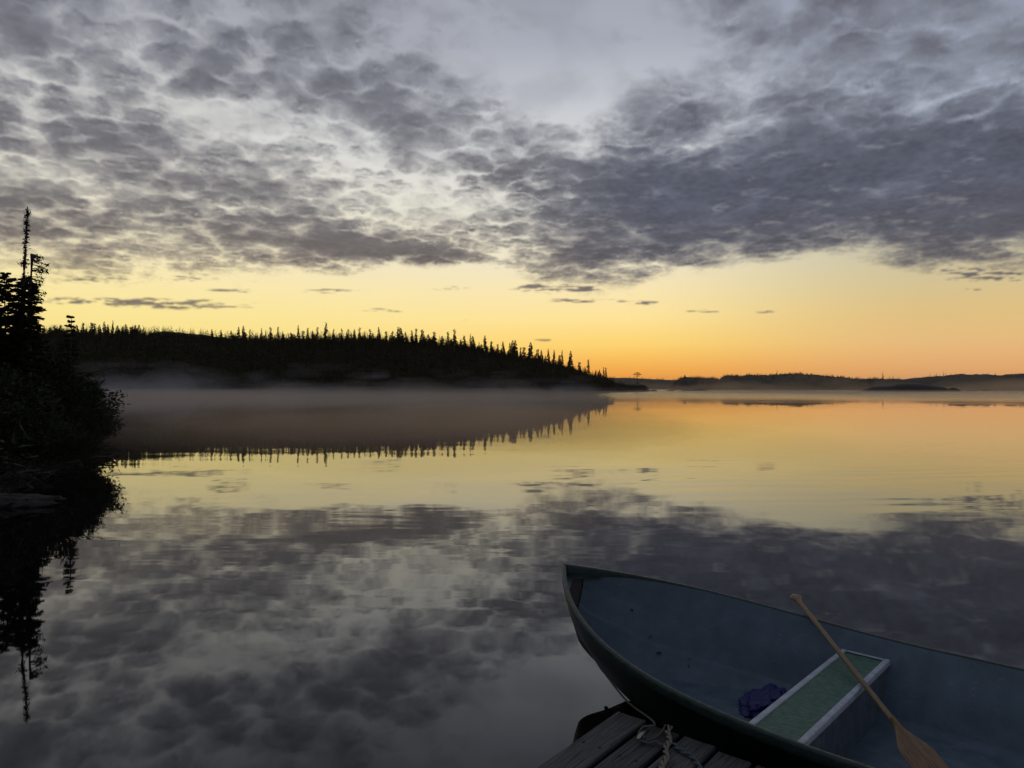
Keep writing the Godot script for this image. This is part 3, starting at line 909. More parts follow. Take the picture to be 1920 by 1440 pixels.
func make_bank() -> void:
	var bump := noise(501, 1.0, 4)
	var rows := []
	var depths := []
	var d := -60.0
	while d < 178.0:
		depths.append(d)
		d += 0.4 if d > 5.0 and d < 30.0 else 4.0
	for depth in depths:
		var row := []
		var xs := table(B_D, B_X, depth)
		for c in 60:
			var off := -1.5 + pow(c / 59.0, 2.2) * 70.0
			row.append(Vector3(xs - off, bank_h(xs - off, depth, bump), -depth))
		row.reverse()
		rows.append(row)
	var b := Buf.new()
	sheet(b, rows)
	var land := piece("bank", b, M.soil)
	tag(land, "dark overgrown shore bank at the left edge of the lake", "", "", "structure")
	var g := RandomNumberGenerator.new()
	g.seed = 502

	# the tall dead-topped spruce
	var at := func(px: float, depth: float) -> Vector3:
		var x := (px - 960.0) / LENS * depth
		return Vector3(x, bank_h(x, depth, bump), -depth)
	var p: Vector3 = at.call(34.0, 17.7)
	var top := 6.5
	var h := top - p.y
	var snag := thing("snag_tree", "tallest spruce on the left bank, its long thin dead top leaning right", "tree", p)
	var tr := Buf.new()
	var pts := []
	var rads := []
	for k in 17:
		var f := k / 16.0
		pts.append(Vector3(0.21 * pow(f, 1.2) + g.randfn(0, 0.006), f * h - 0.1, g.randfn(0, 0.006)))
		rads.append(lerpf(0.12, 0.012, pow(f, 0.9)) * g.randf_range(0.88, 1.12))
	tube(tr, pts, rads, 8)
	piece("trunk", tr, M.bark, snag)
	var stubs := Buf.new()
	for k in 300:
		var f := g.randf_range(0.45, 1.0)
		var q := pts[int(f * 15.9)].lerp(pts[mini(int(f * 15.9) + 1, 16)], fmod(f * 15.9, 1.0)) as Vector3
		var an := g.randf() * TAU
		var ln := g.randf_range(0.02, 0.085) + (0.24 * g.randf() if f < 0.7 else 0.0)
		var e := q + Vector3(cos(an) * ln, g.randf_range(-0.4, 0.35) * ln, sin(an) * ln)
		var w := Vector3(0, 0.016, 0)
		stubs.tri(q - w, q + w, e, Color(0.05, 0.048, 0.042))
		stubs.tri(q + Vector3(0.013, 0, 0.013), q - Vector3(0.013, 0, 0.013), e, Color(0.05, 0.048, 0.042))
		if g.randf() < 0.7:
			for j in 4:
				var r := q + Vector3(g.randfn(0, 0.03), g.randfn(0, 0.035), g.randfn(0, 0.03))
				stubs.tri(r, r + Vector3(g.randfn(0, 0.03), g.randfn(0, 0.03), g.randfn(0, 0.03)), r + Vector3(g.randfn(0, 0.03), g.randfn(0, 0.03), g.randfn(0, 0.03)), Color(0.03, 0.035, 0.022))
	piece("dead_twigs", stubs, M.needle, snag)
	piece("crown", spruce_crown(511, h * 0.68, 1.05, 0.04, 125, 9, 0.75, 0.03), M.needle, snag)

	# its broken-topped neighbour
	p = at.call(52.0, 17.4)
	h = 5.2 - p.y
	var broken := thing("snag_tree", "broken-topped spruce snag just right of the tallest one, with a few tufted side branches", "tree", p)
	tr = Buf.new()
	tube(tr, [Vector3(0, -0.1, 0), Vector3(0.02, h * 0.4, 0), Vector3(0.05, h * 0.8, 0.0), Vector3(0.10, h, 0)], [0.08, 0.065, 0.055, 0.048], 8)
	piece("trunk", tr, M.bark, broken)
	stubs = Buf.new()
	for k in 40:
		var f := g.randf_range(0.5, 1.0)
		var q := Vector3(0.10 * f, f * h, 0)
		var an := g.randfn(0.0, 0.8) if g.randf() < 0.7 else g.randf() * TAU
		var ln := g.randf_range(0.12, 0.34)
		var e := q + Vector3(cos(an) * ln, g.randf_range(-0.35, 0.1) * ln, sin(an) * ln)
		tube(stubs, [q, q.lerp(e, 0.5) + Vector3(0, 0.02, 0), e], [0.012, 0.009, 0.005], 5, Color(0.045, 0.042, 0.038))
		for j in 26:
			var r := q.lerp(e, g.randf_range(0.35, 1.05)) + Vector3(g.randfn(0, 0.02), g.randfn(0, 0.02), g.randfn(0, 0.02))
			stubs.tri(r, r + Vector3(g.randfn(0, 0.045), g.randfn(0, 0.035), g.randfn(0, 0.045)), r + Vector3(g.randfn(0, 0.03), g.randfn(0, 0.03), g.randfn(0, 0.03)), Color(0.026, 0.034, 0.018))
	piece("side_branches", stubs, M.needle, broken)
	piece("crown", spruce_crown(513, h * 0.84, 0.85, 0.03, 105, 9, 0.9, 0.02), M.needle, broken)

	# living spruces round them; the boughs are worked finely since they stand near
	var protos := []
	for k in 3:
		var t := Node3D.new()
		t.set_meta("base_name", "spruce_tree")
		var hh: float = [4.4, 3.3, 3.8][k]
		part("trunk", trunk_buf(hh, 0.06, 0.0, 7).mesh(M.bark), t)
		part("crown", spruce_crown(520 + k, hh, [1.0, 0.36, 0.75][k], [0.03, 0.05, 0.02][k], [165, 170, 170][k], [9, 5, 8][k], [0.75, 0.85, 0.7][k], 0.0, [0.1, 0.0, 0.1][k], [0, 26, 0][k]).mesh(M.needle), t)
		protos.append(t)
	for a in [[10, 18.2, 0, 4.85, "ragged full spruce at the left picture edge, beside the tallest snag"], [-22, 17.2, 0, 4.9, "spruce cut by the left picture edge, leftmost on the bank"], [-70, 16.0, 2, 5.0, "spruce further left on the bank, beyond the picture edge"], [131, 20.4, 1, 4.05, "slim spruce with short tiers standing right of the snags above the shore bushes"], [90, 19.6, 1, 3.0, "small slim spruce between the snags and the taller slim spruce"], [112, 21.5, 1, 3.3, "thin young spruce right behind the small slim one on the bank"], [66, 20.0, 2, 3.3, "bushy spruce in the dark mass at the foot of the two snags"], [30, 21.0, 2, 3.6, "bushy spruce behind the tallest snag"], [-120, 20.0, 0, 5.4, "large spruce on the bank outside the left picture edge"]]:
		var o := copy(protos[a[2]], a[4])
		tag(o, a[4], "tree")
		o.remove_meta("group")
		p = at.call(a[0], a[1])
		var hh: float = a[3] - p.y
		var s: float = hh / [4.4, 3.3, 3.8][a[2]]
		o.position = p
		o.scale = Vector3(s, s, s)
		o.rotation.y = g.randf() * TAU
	for t in protos:
		t.free()

	# tangled evergreen shrubs that lean out over the water
	var shrubs := []
	for k in 3:
		var t := Node3D.new()
		t.set_meta("base_name", "shrub")
		var st := Buf.new()
		var fo := Buf.new()
		for j in 54:
			var an := g.randf() * TAU
			var tilt := g.randf_range(0.1, 1.35)
			var ln := g.randf_range(0.75, 1.15)
			var dir := Vector3(cos(an) * sin(tilt), cos(tilt) * 0.9, sin(an) * sin(tilt))
			var q0 := Vector3(g.randfn(0, 0.1), 0, g.randfn(0, 0.1))
			var q1 := q0 + dir * ln * 0.55
			var q2 := q0 + dir * ln + Vector3(0, 0.16 * ln, 0)
			tube(st, [q0, q1, q2], [0.018, 0.012, 0.005], 5)
			var tone := g.randf_range(0.6, 1.4)
			var col := Color(0.024 * tone, 0.034 * tone, 0.014 * tone)
			for m in 260:
				var f := pow(g.randf_range(0.06, 1.0), 0.8)
				var r := (q0.lerp(q1, f * 2.0) if f < 0.5 else q1.lerp(q2, f * 2.0 - 1.0)) + Vector3(g.randfn(0, 0.075), g.randfn(0, 0.06), g.randfn(0, 0.075))
				var d1 := (dir + Vector3(g.randfn(0, 0.7), g.randfn(0.15, 0.5), g.randfn(0, 0.7))).normalized() * g.randf_range(0.04, 0.105)
				var w := d1.cross(Vector3(g.randfn(), g.randfn(), g.randfn())).normalized() * g.randf_range(0.012, 0.023)
				fo.tri(r - w, r + w, r + d1, col)
		part("stems", st.mesh(M.bark), t)
		part("foliage", fo.mesh(M.needle), t)
		shrubs.append(t)
	var kk := 0
	for a in [[150, 19.3, 0.62, 0.92, "evergreen shrub reaching farthest out over the water from the left bank"], [124, 19.0, 0.5, 1.1, "dense evergreen shrub behind the outermost one on the left bank"], [130, 20.4, 0.6, 1.15, "evergreen shrub under the bare leaning branch on the left bank"], [110, 18.6, 0.6, 1.25, ""], [75, 18.0, 0.6, 1.3, ""], [40, 17.4, 0.5, 1.2, ""], [5, 16.8, 0.4, 1.2, ""], [85, 16.6, 0.45, 0.85, ""], [45, 15.6, 0.3, 0.95, ""], [5, 14.8, 0.3, 1.0, ""], [100, 20.5, 0.7, 1.5, ""], [55, 19.6, 0.7, 1.6, ""], [15, 19.0, 0.8, 1.7, ""], [-45, 15.5, 0.6, 1.5, ""], [-30, 18.5, 0.8, 1.8, ""], [125, 17.4, 0.35, 0.75, ""], [-100, 15.0, 0.7, 1.6, ""]]:
		var lab: String = a[4] if a[4] else "dark evergreen shrub in the tangled mass on the left bank"
		var o := copy(shrubs[kk % 3], lab, "shrubs massed on the left bank")
		tag(o, lab, "shrub")
		if a[4]:
			o.remove_meta("group")
		p = at.call(a[0], a[1])
		p.y = maxf(p.y, 0.1) + (a[2] - 0.4) * 0.5
		o.position = p
		var s: float = a[3]
		o.scale = Vector3(s * 1.1, s, s * 1.1)
		o.rotation.y = kk * 1.9
		kk += 1
	for t in shrubs:
		t.free()

	# low undergrowth over the rest of the bank
	var bush := Buf.new()
	g.seed = 531
	for k in 150:
		var q := Vector3(g.randfn(0, 0.36), absf(g.randfn(0.3, 0.2)), g.randfn(0, 0.36))
		var tone := g.randf_range(0.6, 1.4)
		bush.tri(q, q + Vector3(g.randfn(0, 0.09), g.randfn(0.03, 0.08), g.randfn(0, 0.09)), q + Vector3(g.randfn(0, 0.09), g.randfn(0, 0.08), g.randfn(0, 0.09)), Color(0.024 * tone, 0.032 * tone, 0.015 * tone))
	var um := MultiMesh.new()
	um.transform_format = MultiMesh.TRANSFORM_3D
	um.mesh = bush.mesh(M.needle)
	um.instance_count = 2600
	for k in 2600:
		var depth := g.randf_range(-8.0, 60.0)
		var x := table(B_D, B_X, depth) - 0.7 - 26.0 * pow(g.randf(), 1.4)
		var sc := g.randf_range(0.5, 1.3)
		um.set_instance_transform(k, Transform3D(Basis(Vector3.UP, g.randf() * TAU).scaled(Vector3(sc, sc * g.randf_range(0.6, 1.2), sc)), Vector3(x, bank_h(x, depth, bump) - 0.05, -depth)))
	var cover := MultiMeshInstance3D.new()
	cover.name = "undergrowth"
	cover.multimesh = um
	add_child(cover, true)
	tag(cover, "low dark undergrowth covering the left bank", "undergrowth", "", "stuff")

	# the bare branch that leans out over the shrubs
	p = at.call(128.0, 20.0)
	var br := thing("dead_branch", "thin bare dead branch leaning out to the right above the shore shrubs", "branch", p)
	var bb := Buf.new()
	var path := []
	for q in [[128, 716], [150, 706], [175, 698], [200, 692], [240, 686]]:
		path.append(Vector3((q[0] - 960.0) / LENS * 20.0, height_at(q[1], 20.0), -20.0) - p)
	path.insert(0, Vector3(-0.2, 0, 0))
	tube(bb, path, [0.03, 0.022, 0.018, 0.014, 0.010, 0.004], 6, Color(0.05, 0.045, 0.04))
	for k in 26:
		var f := g.randf_range(0.3, 0.98)
		var q: Vector3 = path[1].lerp(path[5], f)
		q = smooth_path(path, 8)[int(f * 39.0)]
		var e := q + Vector3(g.randfn(0.04, 0.05), g.randfn(0, 0.06), g.randfn(0, 0.06))
		tube(bb, [q, e], [0.006, 0.003], 4, Color(0.05, 0.045, 0.04))
	piece("wood", bb, M.needle, br)

	# stones and driftwood at the water's edge
	var st := part("boulder", rock_buf(541, Vector3(1.15, 0.15, 0.42), 0.42, 64, 0.25).mesh(M.rock))
	tag(st, "flat pale boulder lying in the water at the left picture edge", "rock")
	st.position = Vector3(-8.55, 0.02, -11.5)
	st.rotation.y = 0.15
	for k in 9:
		var depth := g.randf_range(12.6, 20.5)
		var x := table(B_D, B_X, depth) - g.randf_range(-0.15, 0.6)
		var r := part("stone", rock_buf(550 + k, Vector3(g.randf_range(0.10, 0.24), g.randf_range(0.06, 0.12), g.randf_range(0.09, 0.2)), 0.4, 16).mesh(M.rock))
		tag(r, "small dark stone at the water's edge under the left bank", "stone", "stones along the left bank's edge")
		r.position = Vector3(x, maxf(bank_h(x, depth, bump), -0.02) + 0.02, -depth)
		r.rotation.y = g.randf() * TAU
	var twig := Buf.new()
	tube(twig, [Vector3(-0.5, 0, 0), Vector3(-0.1, 0.03, 0.02), Vector3(0.5, 0, -0.03)], [0.016, 0.02, 0.008], 5)
	tube(twig, [Vector3(0.05, 0.02, 0.02), Vector3(0.3, 0.1, 0.16)], [0.012, 0.004], 4)
	var mm := MultiMesh.new()
	mm.transform_format = MultiMesh.TRANSFORM_3D
	mm.mesh = twig.mesh(M.soil)
	mm.instance_count = 900
	for k in 900:
		var depth := g.randf_range(11.5, 21.0)
		var x := table(B_D, B_X, depth) - g.randf_range(-0.25, 1.6)
		var sc := g.randf_range(0.2, 0.7)
		mm.set_instance_transform(k, Transform3D(Basis.from_euler(Vector3(g.randfn(0, 0.3), g.randf() * TAU, g.randfn(0, 0.3))).scaled(Vector3(sc, g.randf_range(0.4, 1.2), sc)), Vector3(x, maxf(bank_h(x, depth, bump), 0.0) + g.randf_range(0.01, 0.12), -depth)))
	var litter := MultiMeshInstance3D.new()
	litter.name = "twig_litter"
	litter.multimesh = mm
	add_child(litter, true)
	tag(litter, "tangle of dark twigs and litter along the left bank's edge", "twigs", "", "stuff")
	for k in 46:
		var depth := g.randf_range(12.4, 20.6)
		var x := table(B_D, B_X, depth) - g.randf_range(-0.3, 1.1)
		var ln := g.randf_range(0.25, 0.9)
		var lb := Buf.new()
		var bend := g.randfn(0, 0.08) * ln
		var rad := g.randf_range(0.012, 0.034)
		tube(lb, [Vector3(-ln / 2, 0, 0), Vector3(-ln / 6, bend * 0.7, bend), Vector3(ln / 5, bend, bend * 0.6), Vector3(ln / 2, 0, -bend)], [rad * 0.8, rad, rad * 0.9, rad * 0.4], 6)
		if g.randf() < 0.4:
			tube(lb, [Vector3(ln / 8, bend * 0.9, bend * 0.7), Vector3(ln / 3, 0.14 * ln + bend, 0.12 * ln)], [rad * 0.6, rad * 0.25], 5)
		var r := piece("driftwood", lb, M.dead_wood)
		tag(r, "bleached driftwood stick stranded along the foot of the left bank", "driftwood", "driftwood along the left bank")
		r.position = Vector3(x, maxf(bank_h(x, depth, bump), 0.0) + 0.05, -depth)
		r.rotation = Vector3(g.randfn(0, 0.25), g.randfn(0.2, 0.5), g.randfn(0, 0.16))

# ---------------------------------------------------------------- boat
# boat axes: s metres aft of the bow, t to the far side, y up
const BOW := Vector3(0.3395, 0.0, -4.7005)
const HEAD := 0.74967
const BOAT_LONG := 4.25
const STEM_S := [0.0, 0.022, 0.055, 0.085, 0.1, 0.133, 0.206, 0.295, 0.361, 0.5, 0.8, 1.2, 2.0, 4.3]
const STEM_Y := [0.71, 0.6, 0.5, 0.42, 0.31, 0.246, 0.191, 0.143, 0.107, 0.015, -0.05, -0.10, -0.12, -0.12]

func bp(s: float, t: float, y: float) -> Vector3:
	return Vector3(s, y, t)     # in the boat's own frame: x aft, z to the far side... turned by boat_basis()

func boat_basis() -> Basis:
	# x -> aft (towards the camera's right), z -> far side
	var a := Vector3(cos(HEAD), 0, sin(HEAD))
	var n := Vector3(sin(HEAD), 0, -cos(HEAD))
	return Basis(a, Vector3.UP, n)

func beam(s: float) -> float:
	var b := 0.780 * (1.0 - pow(clampf(1.0 - s / 1.910, 0.0, 1.0), 3.189))
	return b - 0.13 * pow(clampf((s - 2.2) / 2.05, 0.0, 1.0), 2.0)

func sheer(s: float) -> float:
	return 0.457 + 0.276 * pow(clampf(1.0 - s / 2.029, 0.0, 1.0), 2.0) + 0.02 * pow(clampf((s - 2.6) / 1.6, 0.0, 1.0), 2.0)

func section(s: float, f: float) -> Vector2:   # f 0 at the keel .. 1 at the gunwale: (t, y)
	var full := smoothstep(0.1, 1.3, s)
	var fy := [0.0, 0.34, 0.38, 0.67, 1.0]
	var ft := [0.0, lerpf(0.44, 0.60, full), lerpf(0.52, 0.66, full), lerpf(0.84, 0.79, full), 1.0]
	var y0 := table(STEM_S, STEM_Y, s)
	var t := 0.0
	var y := 0.0
	# rounded by sampling the broken line over a short window
	for k in 5:
		var q := clampf(f + (k - 2) * 0.008, 0.0, 1.0)
		t += table([0.0, 0.36, 0.42, 0.74, 1.0], ft, q) / 5.0
		y += table([0.0, 0.36, 0.42, 0.74, 1.0], fy, q) / 5.0
	if f <= 0.0:
		t = 0.0
		y = 0.0
	if f >= 1.0:
		t = 1.0
		y = 1.0
	return Vector2(t * beam(s), lerpf(y0, sheer(s), y))

func boat_stations() -> Array:
	var out := []
	for k in 64:
		out.append(BOAT_LONG * pow(k / 63.0, 1.5))
	return out

func make_boat() -> void:
	var boat := thing("rowing_boat", "green fibreglass rowing boat with pale blue-grey inside, moored beside the dock", "boat")
	boat.transform = Transform3D(boat_basis(), BOW)
	var st := boat_stations()
	# outer hull, keel to gunwale on both sides as one sheet
	var b := Buf.new()
	var rows := []
	for s in st:
		var row := []
		for k in 49:
			var f := (k - 24) / 24.0
			var q := section(s, absf(f))
			row.append(bp(s, q.x * signf(f), q.y))
		rows.append(row)
	sheet(b, rows)
	# transom
	var sl: float = st[-1]
	for k in 16:
		var q := section(sl, k / 16.0)
		var r := section(sl, (k + 1) / 16.0)
		b.quad(bp(sl, -q.x, q.y), bp(sl, q.x, q.y), bp(sl, r.x, r.y), bp(sl, -r.x, r.y))
	piece("hull", b, M.hull, boat)
	# inner liner with a flat floor
	b = Buf.new()
	rows = []
	for s0 in st:
		var s: float = clampf(s0, 0.1, BOAT_LONG - 0.05)
		var row := []
		for k in 81:
			var f := (k - 40) / 40.0
			var q := section(s, absf(f))
			var t := maxf(q.x - 0.022, 0.0)
			var y := maxf(q.y + 0.028 * (1.0 - absf(f)), 0.115)
			# a moulded strake along the turn of the bilge
			y += 0.015 * exp(-pow((absf(f) - 0.41) / 0.026, 2.0))
			y += 0.003 * sin(s * 9.0 + f * 7.0) * (1.0 - absf(f))
			row.append(bp(s, t * signf(f), y))
		rows.append(row)
	sheet(b, rows)
	sl = BOAT_LONG - 0.05
	for k in 16:
		var q := section(sl, k / 16.0)
		var r := section(sl, (k + 1) / 16.0)
		b.quad(bp(sl - 0.002, -q.x, maxf(q.y, 0.115)), bp(sl - 0.002, q.x, maxf(q.y, 0.115)), bp(sl - 0.002, r.x, r.y), bp(sl - 0.002, -r.x, r.y))
	piece("inner_liner", b, M.liner, boat)
	# gunwale: a rolled rim, one sweep from stern round the bow to the stern
	for side in [-1.0, 1.0]:
		b = Buf.new()
		rows = []
		for s0 in st:
			var s: float = s0
			var t := beam(s)
			var y := sheer(s)
			# breadthwise direction of the rim seen from above
			var e := 0.01
			var slope := (beam(s + e) - beam(maxf(s - e, 0.0))) / (e + minf(e, s))
			var inn := Vector2(slope, -1.0).normalized()    # (s, t): inboard normal
			if s < 0.02:
				inn = Vector2(1.0, -0.25).normalized()
			var row := []
			for q in [[0.008, -0.032], [0.010, -0.006], [0.007, 0.004], [0.001, 0.008], [-0.012, 0.007], [-0.017, 0.004], [-0.020, -0.002], [-0.022, -0.050], [-0.019, -0.056], [-0.010, -0.053]]:
				var off: float = -q[0]
				var tt: float = t + inn.y * off
				tt = maxf(tt, 0.0015)
				row.append(bp(s + inn.x * off, tt * side, y + q[1]))
			if side > 0.0:
				row.reverse()
			rows.append(row)
		sheet(b, rows, true)
		piece("gunwale", b, M.gunwale, boat)
	# breasthook: the moulded web in the bow under the rim
	b = Buf.new()
	rows = []
	for k in 9:
		var row := []
		for c in 15:
			var f := (c - 7) / 7.0
			var s := lerpf(0.035, 0.085 + 0.13 * f * f, k / 8.0)
			row.append(bp(s, maxf(beam(s) - 0.022, 0.004) * f, sheer(s) - 0.045 - 0.012 * (1.0 - f * f)))
		rows.append(row)
	sheet(b, rows)
	piece("breasthook", b, M.gunwale, boat)
	# bow ring on the stem
	b = Buf.new()
	var rp := []
	var rr := []
	for k in 13:
		var a := TAU * k / 12.0
		rp.append(bp(0.345 + 0.012 * cos(a), 0.0, 0.112 + 0.012 * sin(a)))
		rr.append(0.005)
	tube(b, rp, rr, 6)
	piece("bow_ring", b, M.metal, boat)
	# the seats: a moulded box with a green top and pale edging
	for a in [[1.548, 1.790, 0.378], [3.05, 3.31, 0.375]]:
		var s0: float = a[0]
		var s1: float = a[1]
		var yt: float = a[2]
		var seat := Node3D.new()
		seat.name = "seat"
		boat.add_child(seat, true)
		var box := Buf.new()
		for s in [s0, s1]:
			for k in 20:
				var f0 := 0.30 + 0.0
				var y0 := lerpf(0.113, yt - 0.004, k / 20.0)
				var y1 := lerpf(0.113, yt - 0.004, (k + 1) / 20.0)
				var t0 := half_at(s, y0)
				var t1 := half_at(s, y1)
				box.quad(bp(s, -t0, y0), bp(s, t0, y0), bp(s, t1, y1), bp(s, -t1, y1))
		piece("seat_box", box, M.seat_box, seat)
		var topb := Buf.new()
		rows = []
		var tg := half_at((s0 + s1) / 2, yt - 0.03) - 0.004
		for k in 5:
			var s: float = s0 + 0.021 + (s1 - s0 - 0.042) * k / 4.0
			var row := []
			for c in 13:
				row.append(bp(s, (tg - 0.022) * (c - 6) / 6.0, yt + 0.0025 * sin(c * 2.1 + k) * 0.3))
			rows.append(row)
		sheet(topb, rows)
		piece("seat_top", topb, M.seat_green, seat)
		for e in [[s0 - 0.008, s0 + 0.022], [s1 - 0.022, s1 + 0.008]]:
			var eb := Buf.new()
			rounded_bar(eb, e[0], e[1], -half_at(e[0], yt - 0.03), half_at(e[0], yt - 0.03), yt - 0.022, yt + 0.007)
			piece("seat_edging", eb, M.seat_white, seat)
		for sg in [-1.0, 1.0]:
			var eb := Buf.new()
			var t1 := half_at((s0 + s1) / 2, yt - 0.03) - 0.002
			rounded_bar(eb, s0 + 0.023, s1 - 0.023, minf(sg * t1, sg * (t1 - 0.026)), maxf(sg * t1, sg * (t1 - 0.026)), yt - 0.02, yt + 0.006)
			piece("seat_edging", eb, M.seat_white, seat)
	# dead leaves and grit lying in the bow
	var g := RandomNumberGenerator.new()
	g.seed = 601
	for q in [[0.36, 0.27, 0.026], [0.50, 0.27, 0.012], [0.58, 0.24, 0.022], [0.74, 0.33, 0.014], [0.76, 0.29, 0.012], [1.10, -0.15, 0.012], [1.16, -0.06, 0.010], [1.0, 0.0, 0.010]]:
		var lf := Buf.new()
		var y := liner_y(q[0], q[1]) + 0.006
		var an := g.randf() * TAU
		var sz: float = q[2]
		var d := Vector3(cos(an), 0.1, sin(an)) * sz
		var w := Vector3(-sin(an), 0.1, cos(an)) * sz * 0.45
		lf.quad(-d, w, d, -w)
		lf.quad(-d + Vector3(0, 0.002, 0), -w * 0.5 + Vector3(0, 0.006, 0), d, w * 0.5)
		var o := piece("dead_leaf", lf, M.grit)
		tag(o, "tiny dark leaf or bit of grit lying inside the boat's bow", "leaf", "leaves and grit in the boat")
		o.position = boat.transform * bp(q[0], q[1], y)

func half_at(s: float, y: float) -> float:     # inner half breadth of the liner at height y
	var last := 0.0
	for k in 41:
		var q := section(s, k / 40.0)
		if q.y >= y:
			return maxf(q.x - 0.020, 0.0)
		last = q.x
	return last - 0.02

func liner_y(s: float, t: float) -> float:
	for k in 41:
		var q := section(s, k / 40.0)
		if q.x - 0.022 >= absf(t):
			return maxf(q.y + 0.028 * (1.0 - k / 40.0), 0.115)
	return 0.4

func rounded_bar(b: Buf, s0: float, s1: float, t0: float, t1: float, y0: float, y1: float) -> void:
	var r := 0.006
	var prof := [[s0, y0], [s0, y1 - r], [s0 + r * 0.3, y1 - r * 0.3], [s0 + r, y1], [s1 - r, y1], [s1 - r * 0.3, y1 - r * 0.3], [s1, y1 - r], [s1, y0]]
	for k in prof.size() - 1:
		b.quad(bp(prof[k][0], t0, prof[k][1]), bp(prof[k][0], t1, prof[k][1]), bp(prof[k + 1][0], t1, prof[k + 1][1]), bp(prof[k + 1][0], t0, prof[k + 1][1]))
	for t in [t0, t1]:
		b.quad(bp(s0, t, y0), bp(s0, t, y1 - r), bp(s1, t, y1 - r), bp(s1, t, y0))

func boat_tf() -> Transform3D:
	return Transform3D(boat_basis(), BOW)

func make_boat_gear() -> void:
	var tf := boat_tf()
	# paddle: rests on the far rim and on the seat's after edge
	var a := tf * bp(1.33, 0.738, sheer(1.33) + 0.028)
	var c := tf * bp(1.79, 0.200, 0.405)
	var dir := (c - a).normalized()
	var root := a - dir * 0.22
	var pad := thing("paddle", "varnished wooden paddle lying across the boat's seat and far rim", "paddle", root)
	# own axes: x along the shaft, y up from it
	var z := dir.cross(Vector3.UP).normalized()
	var y := z.cross(dir)
	pad.basis = Basis(dir, y, z)
	var b := Buf.new()
	var pts := []
	var rads := []
	for k in 14:
		var q := k / 13.0
		pts.append(Vector3(0.04 + q * 1.28, 0, 0))
		rads.append(0.0145 - 0.001 * q)
	tube(b, pts, rads, 12)
	piece("shaft", b, M.paddle, pad)
	b = Buf.new()
	var rows := []
	for k in 15:
		var q := k / 14.0
		var x := -0.055 + q * 0.15
		var wide := 0.0145 + 0.024 * exp(-pow((q - 0.25) / 0.24, 2.0))
		var thin := 0.0150 - 0.001 * (1.0 - q)
		var round_ := sqrt(clampf(1.0 - pow(maxf(0.22 - q, 0.0) / 0.22, 2.0), 0.0, 1.0))
		var row := []
		for j in 16:
			var t := TAU * j / 16
			row.append(Vector3(x, sin(t) * thin * round_, cos(t) * wide * round_))
		rows.append(row)
	sheet(b, rows, true)
	piece("grip", b, M.paddle, pad)
	b = Buf.new()
	rows = []
	for k in 25:
		var q := k / 24.0
		var x := 1.26 + q * 0.52
		var wide := 0.015 + 0.060 * smoothstep(0.03, 0.45, q)
		if q > 0.85:
			wide *= sqrt(clampf(1.0 - pow((q - 0.85) / 0.15, 2.2), 0.0, 1.0))
		var thick := lerpf(0.0155, 0.004, smoothstep(0.0, 0.35, q))
		var ridge := 0.0155 * (1.0 - smoothstep(0.1, 0.95, q))
		var row := []
		for j in 20:
			var t := TAU * j / 20
			var cz := cos(t)
			var cy := sin(t)
			var rid := ridge * exp(-pow(cz * wide / 0.010, 2.0)) * signf(cy)
			row.append(Vector3(x, cy * thick + rid * 0.8 * absf(cy), cz * wide))
		rows.append(row)
	sheet(b, rows, true)
	piece("blade", b, M.blade, pad)
	pad.rotate_object_local(Vector3.RIGHT, 0.1)

	# dark blue cloth bag on the floor just ahead of the seat
	var bag := thing("cloth_bag", "crumpled dark blue bag on the boat floor against the seat", "bag", tf * bp(1.29, 0.22, 0.125))
	var n := noise(611, 1.0, 3)
	b = Buf.new()
	rows = []
	for k in 34:
		var ph := PI * k / 33.0
		var row := []
		for j in 64:
			var t := TAU * j / 64
			var d := Vector3(sin(ph) * cos(t), cos(ph), sin(ph) * sin(t))
			var q := 1.0 + 0.36 * n.get_noise_3d(d.x * 1.3, d.y * 1.3, d.z * 1.3) + 0.12 * absf(n.get_noise_3d(d.x * 2.6, d.y * 1.5, d.z * 3.4))
			var v := d * q * Vector3(0.12, 0.070, 0.205)
			v.y = maxf(v.y, -0.012) 
			row.append(v)
		rows.append(row)
	sheet(b, rows, true)
	piece("bag_body", b, M.cloth, bag)
	b = Buf.new()
	var strap := smooth_path([Vector3(0.02, 0.062, -0.10), Vector3(0.07, 0.075, -0.05), Vector3(0.08, 0.070, 0.03), Vector3(0.04, 0.075, 0.09)], 6)
	var sr := []
	for k in strap.size():
		sr.append(0.006)
	tube(b, strap, sr, 6)
	piece("drawstring", b, M.cloth, bag)
	bag.basis = Basis(Vector3.UP, -HEAD + 0.12)

